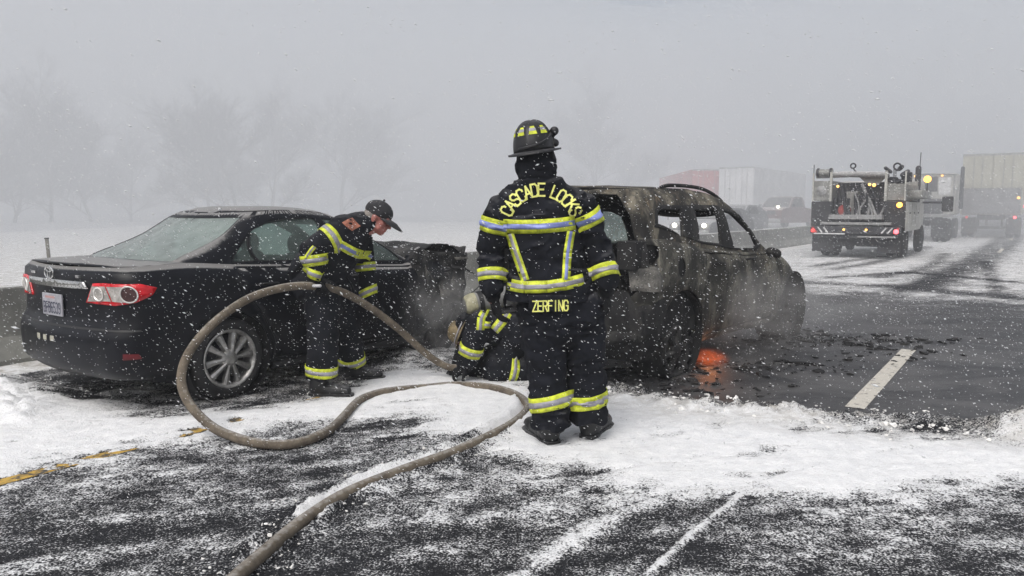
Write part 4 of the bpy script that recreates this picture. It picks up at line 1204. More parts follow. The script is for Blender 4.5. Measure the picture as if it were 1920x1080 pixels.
# ================================================================ firefighter bending over the hose
def build_bending():
    base = (G(612, 742) + G(668, 712)) / 2
    root = thing('person', 'bareheaded-faced firefighter in black cap bending forward and holding the hose beside the sedan', 'person', (base.x, base.y, 0))
    root['label'] = 'firefighter in a black baseball cap bending forward with the hose in his hand'
    q = P
    Yn, Ym, Yf = 5.80, 6.0, 6.28
    hd = q(708, 410, 6.02); nk = q(684, 424, 6.02)
    shN, elN, wrN = q(630, 440, 5.86), q(583, 470, 5.74), q(592, 515, 5.76)
    shF, elF, wrF = q(676, 446, 6.22), q(686, 505, 6.28), q(692, 562, 6.26)
    hpN, knN, anN = q(602, 552, 5.92), q(606, 640, 5.84), q(602, 712, 5.86)
    hpF, knF, anF = q(622, 552, 6.12), q(652, 625, 6.24), q(662, 690, 6.36)
    chest, hip = q(648, 448, 6.02), q(602, 535, 6.02)
    DV = Vector((0, 1, 0))
    b = bmesh.new()
    fw = Vector((.90, -.12, -.42)); upv = Vector((.35, 0, 1))
    hq, Mx = head_shapes(b, hd, fw, upv, 1.06)
    cap(b, hd + Vector((-.04, 0, -.06)), nk + Vector((-.04, 0, -.03)), .058, .07)
    cap(b, chest, hip, (.10, .16), (.10, .15)); cap(b, shN, shF, .055)
    for s_, e_, w_ in ((shN, elN, wrN), (shF, elF, wrF)): cap(b, s_, e_, .048, .04); cap(b, e_, w_, .04, .03)
    for h_, k_, a_ in ((hpN, knN, anN), (hpF, knF, anF)): cap(b, h_, k_, .078, .055); cap(b, k_, k_.lerp(a_, .7), .055, .04)
    obj('body', remesh(b, .0075, 2), M['skin'], root, world=True)
    b = bmesh.new(); ball(b, hq(0, -.038, .012), (.083, .075, .070), Mx)
    obj('hair', remesh(b, .009, 2, .006, 20), M['hair'], root, world=True)
    # cap: crown, peak, button
    b = bmesh.new(); ball(b, hq(0, -.010, .052), (.092, .115, .088), Mx)
    for v in list(b.verts):
        d = (v.co - hq(0, 0, .020)); z = d.dot(Mx.col[2].xyz)
        if z < 0: v.co -= Mx.col[2].xyz * z
    cp = obj('baseball_cap', remesh(b, .008, 2, .003, 12), M['cap'], root, world=True)
    vs = []
    for i in range(13):
        a = math.pi * (i / 12)
        for j in range(5):
            t = j / 4; x = .082 * math.cos(a); y = .06 + (.085 + .085 * t) * math.sin(a) * (1 if t else .55) - .02
            vs.append(hq(x * (1 - .12 * t), y * (1 if j else .8), .033 - .016 * (x / .08) ** 2 - .045 * t * math.sin(a)))
    thick(obj('cap_peak', pydata(vs, grid_faces(13, 5)), M['cap'], cp, world=True), .006, 0)
    b = bmesh.new(); ball(b, hq(0, -.01, .142), .009); obj('cap_button', b, M['cap'], cp, world=True)
    # trousers
    b = bmesh.new()
    cap(b, q(604, 540, 6.02), q(610, 570, 6.02), (.15, .19), (.15, .19), Vector((1, 0, 0)))
    cap(b, hpN, knN, (.135, .13), (.115, .115), Vector((1, 0, 0))); cap(b, knN, anN + Vector((0, 0, -.02)), (.115, .115), (.112, .112), Vector((1, 0, 0)))
    cap(b, hpF, knF, (.135, .13), (.112, .112), Vector((1, 0, 0))); cap(b, knF, anF + Vector((0, 0, -.02)), (.112, .112), (.105, .105), Vector((1, 0, 0)))
    me = remesh(b, .014, 3, .018, 7, 7)
    for v in me.vertices: v.co.z = max(v.co.z, .145 + .012 * math.sin(v.co.x * 40))
    me.update(); T = bvh(me)
    obj('trousers', me, M['turnout2'], root)
    X = Vector((1, 0, 0))
    a_ = (knN - anN).normalized(); band(T, root, q(600, 693, 5.86), a_, .078, X, R0=.2, rmax=.15)
    a_ = (knF - anF).normalized(); band(T, root, q(657, 671, 6.34), a_, .078, X, R0=.2, rmax=.15)
    me.transform(Matrix.Translation(-root.location))
    # coat
    b = bmesh.new()
    cap(b, q(652, 444, 6.02), q(612, 505, 6.02), (.165, .20), (.165, .20), Vector((.7, 0, .7)))
    cap(b, q(612, 500, 6.02), q(590, 528, 6.02), (.17, .20), (.185, .215), Vector((.7, 0, .7)))
    cap(b, q(572, 490, 6.0), q(557, 508, 6.0), (.075, .17), (.055, .18), Vector((.7, 0, .7)))
    cap(b, q(640, 428, 5.9), q(672, 432, 6.2), .105, .10)
    cap(b, q(668, 420, 6.02), q(690, 418, 6.02), (.095, .10), (.085, .09), Vector((0, 0, 1)))
    cap(b, shN, elN, .098, .082); cap(b, elN, wrN, .082, .064)
    cap(b, shF, elF, .09, .075); cap(b, elF, wrF, .072, .062)
    me = remesh(b, .013, 3, .018, 6.5, 11); T = bvh(me)
    coat = obj('coat', me, M['turnout2'], root)
    ua = (elN - shN).normalized(); band(T, root, shN + ua * .055, ua, .082, Vector((0, 1, 0)), R0=.15, rmax=.125)
    fa = Vector((.12, 0, -1)); band(T, root, q(588, 488, 5.75), fa, .082, Vector((0, 1, 0)), R0=.14, rmax=.115)
    line_band(T, root, [(613, 463), (640, 482), (672, 504)], 19, 5.4, (0, 1, 0), silver='silver_blue')
    line_band(T, root, [(539, 507), (556, 517), (582, 527)], 19, 5.4, (0, 1, 0))
    line_band(T, root, [(571, 466), (558, 484), (547, 502)], 9, 5.4, (0, 1, 0))
    fa = (wrF - elF).normalized(); band(T, root, q(687, 500, 6.28), fa, .07, Vector((0, 1, 0)), R0=.11, rmax=.10)
    band(T, root, q(690, 548, 6.27), (wrF - elF).normalized() + Vector((.35, 0, 0)), .07, Vector((0, 1, 0)), R0=.11, rmax=.09)
    # flag patch on the shoulder: stripes and a blue corner
    fp = obj('shoulder_patch', drape(T, [[P(x, y, 5.4) for x, y in ((618 + 4.6 * i + 4.5 * j, 419 - 3.2 * i + 4.6 * j * .95), (618 + 4.6 * (i + 1) + 4.5 * j, 419 - 3.2 * (i + 1) + 4.6 * j * .95), (618 + 4.6 * (i + 1) + 4.5 * (j + 1), 419 - 3.2 * (i + 1) + 4.6 * (j + 1) * .95), (618 + 4.6 * i + 4.5 * (j + 1), 419 - 3.2 * i + 4.6 * (j + 1) * .95))] for i in range(3) for j in range(4)], (0, 1, 0), .011, None), simple('flag_red', (.32, .12, .075), .7, 0, .25, 30), coat, world=True)
    me.transform(Matrix.Translation(-root.location))
    # gloves: near hand round the hose, far hand on it lower down
    b = bmesh.new(); cap(b, wrN + Vector((0, 0, .02)), wrN - Vector((0, 0, .03)), .05, .044); hand_shapes(b, wrN - Vector((-.01, .01, .02)), (.35, -.1, -1), (.2, 1, .1), (1, 0, .2), .95, 1.1)
    obj('glove', remesh(b, .006, 2, .003, 14), M['glove'], root, world=True)
    b = bmesh.new(); w0 = q(588, 536, 5.70); cap(b, w0, w0 + Vector((.05, 0, .0)), (.012, .02), (.012, .02), Vector((0, 0, 1))); obj('glove_knuckle_guard', remesh(b, .006, 2), M['glove_tan'], root, world=True)
    b = bmesh.new(); cap(b, wrF, wrF + Vector((.02, 0, -.05)), .05, .042); hand_shapes(b, wrF + Vector((.02, 0, -.04)), (.45, -.15, -1), (-.3, -1, 0), (1, 0, .3), .85, 1.1)
    obj('glove', remesh(b, .006, 2, .003, 14), M['glove'], root, world=True)
    for f_, a_, td in ((G(592, 742), anN, (.98, -.12, 0)), (G(655, 712), anF, (.98, .1, 0))):
        b = bmesh.new(); boot(b, f_, td, Vector((a_.x, f_.y, .26)), 1.02); bo = obj('boot', remesh(b, .01, 2, .006, 12), M['boot'], root, world=True)
        obj('boot_sole', sole(f_, td, 1.04), M['boot'], bo, world=True, smooth=False)
    return root

# ================================================================ crouching firefighter with air cylinder
def build_crouching():
    Y = 6.5
    g = G(915, 706)
    root = thing('person', 'firefighter crouching over the hose end, air cylinder on his back and tan helmet', 'person', (g.x, g.y, 0))
    q = P; up = Vector((0, 0, 1))
    hd = q(866, 622, 6.50); shN = q(900, 606, 6.36); elN = q(884, 652, 6.30); wrN = q(874, 682, 6.32)
    shF = q(905, 606, 6.75); elF = q(875, 655, 6.75); wrF = q(862, 686, 6.6)
    hip = q(972, 626, 6.6); knN = q(930, 694, 6.42); ftN = q(1000, 706, 6.5); knF = q(945, 690, 6.8)
    b = bmesh.new()
    head_shapes(b, hd, (-.8, -.1, -.55), (-.45, 0, 1))
    cap(b, hd + Vector((.05, 0, 0)), q(896, 608, 6.52), .06, .07); cap(b, q(900, 610, 6.55), hip, (.1, .16), (.1, .15), up)
    for s_, e_, w_ in ((shN, elN, wrN), (shF, elF, wrF)): cap(b, s_, e_, .048, .04); cap(b, e_, w_, .04, .03)
    cap(b, hip, knN, .08, .055); cap(b, knN, ftN, .055, .04); cap(b, hip, knF, .08, .055)
    obj('body', remesh(b, .013, 2), M['skin'], root, world=True)
    b = bmesh.new()
    cap(b, hip, knN, .15, .12); cap(b, knN + Vector((0, 0, .03)), ftN, .115, .10); cap(b, hip, knF, .15, .12); cap(b, knF, ftN + Vector((0, .3, 0)), .11, .1); cap(b, q(966, 628, 6.5), q(975, 640, 6.7), .17, .17)
    me = remesh(b, .014, 3, .018, 7, 3); T = bvh(me); obj('trousers', me, M['turnout2'], root)
    band(T, root, q(958, 699, 6.45), (ftN - knN), .075, up, R0=.2, rmax=.16)
    me.transform(Matrix.Translation(-root.location))
    b = bmesh.new()
    cap(b, q(900, 606, 6.52), q(962, 618, 6.56), (.15, .20), (.165, .21), up); cap(b, q(885, 606, 6.5), q(900, 606, 6.5), .10, .12)
    cap(b, shN, elN, .105, .09); cap(b, elN, wrN, .09, .075); cap(b, shF, elF, .1, .085); cap(b, elF, wrF, .085, .07); cap(b, shN, shF, .1)
    me = remesh(b, .013, 3, .02, 6.5, 4); T = bvh(me); coat = obj('coat', me, M['turnout2'], root)
    band(T, root, q(879, 656, 6.30), (wrN - elN), .085, Vector((1, 0, 0)), R0=.16, rmax=.13)
    line_band(T, root, [(909, 592), (899, 608), (897, 632)], 16, 5.9, (0, 1, 0), fb=1.0)
    line_band(T, root, [(956, 596), (942, 616), (924, 636)], 20, 5.9, (0, 1, 0), fb=1.0)
    line_band(T, root, [(932, 604), (954, 598)], 13, 5.9, (0, 1, 0), fb=1.0)
    line_band(T, root, [(905, 622), (916, 624)], 13, 5.9, (0, 1, 0), fb=1.0)
    me.transform(Matrix.Translation(-root.location))
    for w_, sd in ((wrN, 0), (wrF, 1)):
        b = bmesh.new(); cap(b, w_ + Vector((0, 0, .03)), w_, .068, .055); hand_shapes(b, w_ - Vector((0, 0, .01)), (-.75, -.1, -.55), (-.1, .4, -1), (-.2, -1, 0), .8, 1.15)
        obj('glove', remesh(b, .0065, 2, .004, 14, sd), M['glove'], root, world=True)
    b = bmesh.new(); f_ = Vector((ftN.x - .02, ftN.y, .0)); boot(b, f_ + Vector((0, 0, .02)), (.9, .2, 0), f_ + Vector((-.14, 0, .13)), 1.0); obj('boot', remesh(b, .011, 2, .006, 12), M['boot'], root, world=True)
    b = bmesh.new(); cap(b, q(868, 618, 6.5), q(890, 606, 6.5), .112, .115); cap(b, q(876, 606, 6.5), q(884, 604, 6.5), .095); obj('hood', remesh(b, .013, 3, .018, 8, 9), M['turnout2'], root, world=True)
    b = bmesh.new(); cap(b, q(888, 690, 6.62), q(935, 668, 6.68), .115, .13); obj('knee_pad', remesh(b, .014, 3, .018, 8, 5), M['turnout2'], root, world=True)  # added lump of trouser cloth that fills out the far knee
    # tan helmet, brim towards the car
    c = q(864, 622, 6.5); ax = Vector((-.80, .12, .30)).normalized()
    hm = bmesh.new(); lathe(hm, [(.11, 0), (.108, .03), (.095, .07), (.07, .095), (.03, .110), (-.005, .116), (-.015, .145), (-.022, .150), (-.024, .146), (-.012, .118), (-.012, .0)], c, ax, 36)
    h = obj('helmet', hm, simple('helmet_tan', (.155, .12, .065), .7, 0, .6, 12, .2, 40), root, world=True)
    b = bmesh.new(); tube(b, [c + ax * .005 + v for v in [Matrix.Rotation(R(a), 3, ax) @ (ax.cross(Vector((0, 1, 0))).normalized() * .13) for a in range(0, 361, 15)]], .006, 6, False); obj('helmet_band', b, M['silver'], h, world=True)
    # air cylinder: rounded ends, wrapped collar, valve, on a back frame
    a0, a1 = q(869, 573, 6.42), q(968, 551, 6.56); ax = (a1 - a0).normalized(); L = (a1 - a0).length
    cy = bmesh.new(); lathe(cy, [(0, .0), (.005, .045), (.03, .078), (.07, .088), (L - .08, .088), (L - .03, .06), (L, .02), (L, 0)], a0, ax, 28)
    ac = obj('air_cylinder', cy, simple('cylinder_grey', (.16, .16, .155), .45, 0, .25, 7), root, world=True)
    cy = bmesh.new(); lathe(cy, [(.012, .062), (.03, .080), (.07, .0905), (.105, .0905), (.105, .087)], a0, ax, 28); obj('cylinder_end_cap', cy, simple('cylinder_cream', (.30, .285, .19), .5, 0, .25, 15), ac, world=True)
    cy = bmesh.new(); lathe(cy, [(.125, .087), (.125, .095), (.165, .095), (.165, .087)], a0, ax, 28); obj('cylinder_strap', cy, M['trim_black'], ac, world=True)
    cy = bmesh.new(); tube(cy, [a0 + ax * .28 + Vector((0, -.07, .055)), a0 + ax * .30 + Vector((0, -.08, .03))], .012, 6); obj('cylinder_mark', cy, M['plate'], ac, world=True)
    b = bmesh.new(); cap(b, q(885, 590, 6.46), q(960, 580, 6.56), (.03, .12), (.03, .12), up); obj('back_frame', remesh(b, .012, 2), M['trim_black'], root, world=True)
    return root
# ---------------------------------------------------------------- road, snow
def vnoise(x, y, seed=0):
    """smooth value noise on arrays"""
    xi, yi = np.floor(x).astype(np.int64), np.floor(y).astype(np.int64)
    fx, fy = x - xi, y - yi
    fx, fy = fx * fx * (3 - 2 * fx), fy * fy * (3 - 2 * fy)
    def h(a, b):
        n = (a * 374761393 + b * 668265263 + seed * 2147483647) & 0xffffffff
        n = ((n ^ (n >> 13)) * 1274126177) & 0xffffffff
        return ((n ^ (n >> 16)) & 0xffff) / 65535.0
    return (h(xi, yi) * (1 - fx) + h(xi + 1, yi) * fx) * (1 - fy) + (h(xi, yi + 1) * (1 - fx) + h(xi + 1, yi + 1) * fx) * fy
def fbm(x, y, o=4, seed=0, g=.5):
    s = 0; a = 1.; t = 0
    for i in range(o): s = s + a * vnoise(x * 2 ** i + 13.7 * i, y * 2 ** i + 7.3 * i, seed + i); t += a; a *= g
    return s / t
def sdf(poly, x, y):
    poly = np.array(poly, float); d = np.full(x.shape, 1e9)
    for i in range(len(poly)):
        a, b = poly[i - 1], poly[i]; ab = b - a
        t = np.clip(((x - a[0]) * ab[0] + (y - a[1]) * ab[1]) / (ab @ ab + 1e-12), 0, 1)
        d = np.minimum(d, np.hypot(x - a[0] - t * ab[0], y - a[1] - t * ab[1]))
    return np.where(pip(poly, x, y), d, -d)
def ldist(pts, x, y):
    d = np.full(x.shape, 1e9)
    for a, b in zip(pts[:-1], pts[1:]):
        a, b = np.array(a[:2], float), np.array(b[:2], float); ab = b - a
        t = np.clip(((x - a[0]) * ab[0] + (y - a[1]) * ab[1]) / (ab @ ab + 1e-12), 0, 1)
        d = np.minimum(d, np.hypot(x - a[0] - t * ab[0], y - a[1] - t * ab[1]))
    return d
def gp(l): return [tuple(G(*p)[:2]) for p in l]

# the fire hose: from the crouching man up through the other's hand, round a loop, through the snow and away
_h = [P(858, 690, 6.42), P(835, 686, 6.45), P(800, 664, 6.42), P(745, 615, 6.26), P(690, 574, 6.10), P(640, 547, 5.92), P(595, 537, 5.76), P(540, 538, 5.64), P(470, 558, 5.46),
      P(405, 602, 5.26), P(358, 655, 5.06), P(340, 705, 4.94), P(352, 752, 4.82), P(392, 796, 4.72)]
_g = [(440, 820, .045), (500, 833, .034), (560, 830, .032), (615, 808, .032), (645, 780, .032), (672, 752, .034), (705, 738, .03), (740, 732, .022), (770, 729, .006), (805, 726, -.002), (850, 722, .004), (890, 723, .028), (935, 729, .036), (970, 742, .036), (990, 762, .036),
      (972, 786, .034), (925, 814, .034), (850, 848, .034), (750, 884, .034), (650, 925, .034), (570, 975, .034), (500, 1032, .034), (440, 1085, .034), (370, 1150, .034)]
HOSE = crom(_h + [G(x, y, z) for x, y, z in _g], 8)
HOSE_G = [tuple(p[:2]) for p in crom([G(x, y, 0) for x, y, z in _g], 3)]
HOSE_CARVE = HOSE_G[33:]
HOSE_LOW = HOSE_G[41:]

SNOW = gp([(-700, 690), (0, 700), (120, 728), (330, 772), (470, 752), (570, 745), (700, 690), (790, 665), (850, 700), (930, 712), (1010, 735), (1120, 728), (1180, 738), (1260, 758), (1400, 765), (1600, 783), (1760, 792), (1920, 806), (2600, 850),
           (2600, 960), (1920, 935), (1600, 930), (1350, 930), (1150, 912), (1010, 898), (900, 880), (850, 850), (790, 815), (700, 800), (600, 798), (480, 812), (380, 824), (250, 868), (0, 915), (-700, 1010)])
RIDGE = gp([(1120, 728), (1180, 738), (1260, 758), (1400, 766), (1600, 785), (1760, 794), (1920, 808), (2400, 840)])
LUMP = [tuple(G(1905, 812)[:2]), tuple(G(1990, 830)[:2])]
STREAK1 = gp([(1190, 1100), (1300, 1000), (1410, 912)])
STREAK2 = gp([(940, 1100), (1040, 1035), (1140, 975), (1230, 940)])
UNDER = gp([(-700, 640), (0, 690), (120, 728), (330, 772), (470, 752), (570, 745), (700, 690), (790, 665), (850, 640), (700, 560), (0, 560), (-700, 560)])
TRACKS = [(gp(t), w) for t, w in (([(1560, 505), (1640, 492), (1700, 478), (1740, 462)], .22), ([(1640, 520), (1720, 508), (1760, 490), (1775, 475)], .22), ([(1520, 500), (1600, 488), (1660, 480)], .2), ([(1740, 540), (1830, 500), (1880, 470), (1915, 440)], .35), ([(1690, 545), (1780, 505), (1830, 478), (1880, 445)], .3), ([(1880, 560), (1860, 520), (1850, 490)], .15), ([(1560, 520), (1700, 510), (1920, 530)], .2), ([(1500, 530), (1640, 535), (1760, 545), (1920, 560)], .3))]
PRINTS = [(880, 850, 1.2), (940, 812, 1.4), (1180, 850, 1.0), (1235, 805, 1.3), (1290, 850, 1.9), (1350, 800, 1.1), (1160, 790, 1.5), (700, 768, .6), (760, 752, .4), (560, 775, .8), (640, 760, .2), (830, 765, .9), (1440, 845, 1.2), (1500, 808, 1.0), (780, 722, .3), (1080, 872, 1.4), (1210, 765, 1.6)]
YVIS = [(G(a, 905 - a * .26).dot(RD), G(b, 905 - b * .26).dot(RD)) for a, b in ((-300, -60), (-20, 95), (108, 168), (182, 262), (292, 385), (425, 455))]
YLS = float(((G(0, 905) + G(440, 790)) / 2).dot(RN))
def cover(x, y):
    """snow depth measure: 0 bare road .. 1 covered, plus dirt 0..1"""
    n1 = fbm(x * 1.3, y * 1.3, 4, 3); n2 = fbm(x * 6, y * 6, 4, 9); nst = fbm(x * 2.2 + y * 1.2, y * 7 - x * 3, 4, 5)
    d = sdf(SNOW, x, y) + (n1 - .5) * .8
    yy = y
    c = np.clip(.5 + d * np.where(d > 0, 1.15, .75), 0, 1)
    c = np.where(d < 0, np.maximum(c * .9, .405 + .14 * np.exp(d * 1.5)), c)
    c = c + (nst - .5) * .42 * np.clip(1.6 - d * 1.1, 0, 1) + (n2 - .5) * .22
    scuff = np.clip((.40 - fbm(x * 2.6 + 5, y * 7.5 - x * 2, 4, 61)) / .1, 0, 1); c = c - .22 * scuff * (d > -.1)
    # bare wet road round the burnt SUV and lanes beyond the ridge; the sharp edge of the swept snow
    s = x * RN.x + y * RN.y; r = x * RD.x + y * RD.y
    beyond = -sdf(SNOW, x, y); up = pip(gp([(1120, 728), (1400, 765), (1920, 806), (2600, 850), (2900, 430), (1000, 430), (1000, 700)]), x, y)
    TR = sum(.22 * np.exp(-(ldist(t_, x, y) / w_) ** 2) for t_, w_ in TRACKS) if x.max() > 15 else 0
    far = np.clip((r - 10.0 - (n1 - .5) * 5) / 6.5, 0, 1)
    c = np.where(up, np.clip(.47 - beyond * 2.0, 0.05 + .08 * n2, 1) * (1 - far) + far * (.69 + .32 * (nst - .5) - TR), c)
    un = sdf(UNDER, x, y)
    yl = np.abs(s - YLS); gap = fbm(r * 1.6, r * 0 + 3.3, 3, 77)
    c = np.where((un > 0) & ~up, .52 + (n2 - .5) * .5 + (n1 - .5) * .5, c)
    hd = ldist(HOSE_LOW, x, y)
    c = np.maximum(c, .90 - np.maximum(hd - .05, 0) * (4.5 + 12 * nst) + (n2 - .5) * .6 - .35 * (n1 < .45))
    c = np.maximum(c, (.88 - ldist(STREAK1, x, y) * 16 + (n2 - .5) * .7))
    c = np.maximum(c, (.70 - ldist(STREAK2, x, y) * 3.5 + (n2 - .5) * .5))
    lane = np.abs(s - 7.4) < 4
    c = np.where(s > 7.3, .98, c)
    c = np.where(s < -6.5, np.maximum(c, .8), c)
    vis = np.zeros(x.shape, bool)
    for a_, b_ in YVIS: vis |= (r > a_) & (r < b_)
    c = np.where((yl < .10 - .07 * gap) & vis & (n2 > .42), np.minimum(c, .30 + .2 * n2), c)
    for i_, (fx_, fy_, fa_) in enumerate(PRINTS):
        p_ = G(fx_, fy_); ca_, sa_ = math.cos(fa_), math.sin(fa_); u_ = (x - p_.x) * ca_ + (y - p_.y) * sa_; v_ = -(x - p_.x) * sa_ + (y - p_.y) * ca_
        c = c - .17 * np.exp(-((u_ / .15) ** 4 + (v_ / .055) ** 4))
    dirt_haze = np.clip(1 - np.abs(ldist(RIDGE, x, y)) / .7, 0, 1) * 1.0
    dirt_haze = np.maximum(dirt_haze, np.clip(un * 1.5 + .6, 0, 1) * .9)
    dirt_haze = np.where(s > 7.3, 1., dirt_haze)  # far-side snow greyed to fog brightness: haze put into the colour
    dirt_haze = np.where(up, np.maximum(dirt_haze, far * .55), dirt_haze)
    wet = np.where(up, np.clip(1 - far, 0, 1), 0)
    return np.clip(c, 0, 1), np.clip(dirt_haze, 0, 1), wet
def height(x, y, c):
    n = fbm(x * 5, y * 5, 4, 21); n3 = fbm(x * 17, y * 17, 2, 33)
    hgt = np.clip((c - .45) / .5, 0, 1) * (.006 + .014 * n + .011 * n3)
    rd = ldist(RIDGE, x, y); hgt += np.exp(-(rd / .16) ** 2) * (.02 + .09 * np.clip(n3 - .3, 0, 1) * 2 * n) * (c > .3)
    hgt += np.exp(-(ldist(LUMP, x, y) / .14) ** 2) * (.13 + .05 * n3)
    hd = ldist(HOSE_LOW, x, y); hgt += np.exp(-((hd - .085) / .05) ** 2) * (.020 + .030 * n3) * (c > .4)
    hc_ = ldist(HOSE_CARVE, x, y); hgt = hgt * np.clip((hc_ - .022) / .04, .12, 1)
    bk = np.clip(sdf(gp([(-600, 700), (0, 702), (180, 735), (60, 800), (-600, 830)]), x, y) * 2.5, 0, 1); hgt += bk * (.05 + .09 * n3 * n * 2)
    m2 = np.exp(-(np.hypot(x - G(770, 668)[0], y - G(770, 668)[1]) / .4) ** 2); hgt += m2 * (.03 + .06 * n3)
    return hgt

def snow_material():
    b = NB('road_and_snow')
    at = b.n('ShaderNodeAttribute', attribute_name='cov'); ad = b.n('ShaderNodeAttribute', attribute_name='dirt'); aw = b.n('ShaderNodeAttribute', attribute_name='wet')
    v = b.vec((1, 1, 1), 'Object')
    f1 = b.noise(26, 3, .7, v); f2 = b.noise(95, 3, .6, v); f3 = b.noise(7, 4, .65, v)
    g = b.math('ADD', b.math('MULTIPLY', b.math('SUBTRACT', f1, .5), .65), b.math('ADD', b.math('MULTIPLY', b.math('SUBTRACT', f2, .5), 1.4), b.math('MULTIPLY', b.math('SUBTRACT', f3, .5), .60)))
    m = b.ramp(b.math('ADD', at.outputs['Fac'], g), .40, .68)
    vo = b.n('ShaderNodeTexVoronoi'); vo.inputs['Scale'].default_value = 130; b.l(v, vo.inputs['Vector'])
    agg = b.mix(b.ramp(vo.outputs['Color'], .2, .9), (.007, .0075, .0095), (.036, .037, .042))
    asp = b.mix(b.ramp(b.noise(2.3, 5, .6, v), .3, .75, 0, .6), agg, (.014, .0145, .017))
    wetc = b.mix(b.ramp(b.noise(1.1, 6, .7, b.vec((1, 1.8, 1)), .8), .36, .64), (.026, .026, .028), (.125, .122, .12))
    asp = b.mix(b.math('MULTIPLY', aw.outputs['Fac'], .62), asp, wetc)
    snow = b.mix(b.ramp(b.noise(11, 5, .7, v), .3, .75), (.76, .77, .785), (.90, .905, .91))
    dn = b.ramp(b.noise(4.5, 6, .75, v, .6), .28, .72)
    snow = b.mix(b.math('MULTIPLY', ad.outputs['Fac'], dn), snow, (.33, .31, .275))
    snow = b.mix(b.ramp(b.noise(1, 6, .8, b.vec((5, 16, 5)), .5), .50, .72, 0, .55), snow, (.56, .555, .55))
    snow = b.mix(b.ramp(b.noise(75, 3, .7, v), .57, .76, 0, .35), snow, (.42, .42, .425))
    col = b.mix(m, asp, snow)
    rough = b.ramp(m, 0, 1, .62, .85)
    rough = b.math('SUBTRACT', rough, b.math('MULTIPLY', aw.outputs['Fac'], .18))
    hgt = b.math('ADD', b.math('MULTIPLY', m, .9), b.math('ADD', b.math('MULTIPLY', f1, 1.0), b.math('MULTIPLY', b.noise(110, 3, .7, v), .9)))
    b.bsdf(col, rough, 0, hgt, .8, .014, Specular_IOR_Level=b.math('ADD', .14, b.math('MULTIPLY', aw.outputs['Fac'], .36)))
    return b.m
def ground_mesh(x0, x1, y0, y1, st, name, label, mat, hfun=True, keep=None, zoff=0.):
    nx, ny = int(round((x1 - x0) / st)) + 1, int(round((y1 - y0) / st)) + 1
    X, Y = np.meshgrid(np.linspace(x0, x1, nx), np.linspace(y0, y1, ny)); X, Y = X.ravel(), Y.ravel()
    C, D, W = cover(X, Y); Z = (height(X, Y, C) if hfun else np.zeros_like(X)) + zoff
    i = np.arange(nx * ny).reshape(ny, nx)
    q = np.stack([i[:-1, :-1], i[:-1, 1:], i[1:, 1:], i[1:, :-1]], -1).reshape(-1, 4)
    cm = C[q].mean(1)
    cx, cy = X[q].mean(1), Y[q].mean(1)
    k = np.ones(len(q), bool) if keep is None else keep(cx, cy)
    sel = (cm > .5)
    outs = []
    for nm, s in ((name, k & ~sel), ('snow', k & sel)):
        qq = q[s]
        if not len(qq): continue
        u, inv = np.unique(qq, return_inverse=True); inv = inv.reshape(-1, 4)
        me = bpy.data.meshes.new(nm); me.vertices.add(len(u)); me.loops.add(len(qq) * 4); me.polygons.add(len(qq))
        me.vertices.foreach_set('co', np.stack([X[u], Y[u], Z[u]], -1).astype(np.float32).ravel())
        me.loops.foreach_set('vertex_index', inv.ravel().astype(np.int32))
        me.polygons.foreach_set('loop_start', (np.arange(len(qq)) * 4).astype(np.int32))
        me.update(); me.validate()
        for an, av in (('cov', C), ('dirt', D), ('wet', W)):
            a = me.attributes.new(an, 'FLOAT', 'POINT'); a.data.foreach_set('value', av[u].astype(np.float32))
        o = obj(nm, me, mat, None, True, None); o['kind'] = 'structure'; outs.append(o)
    return outs
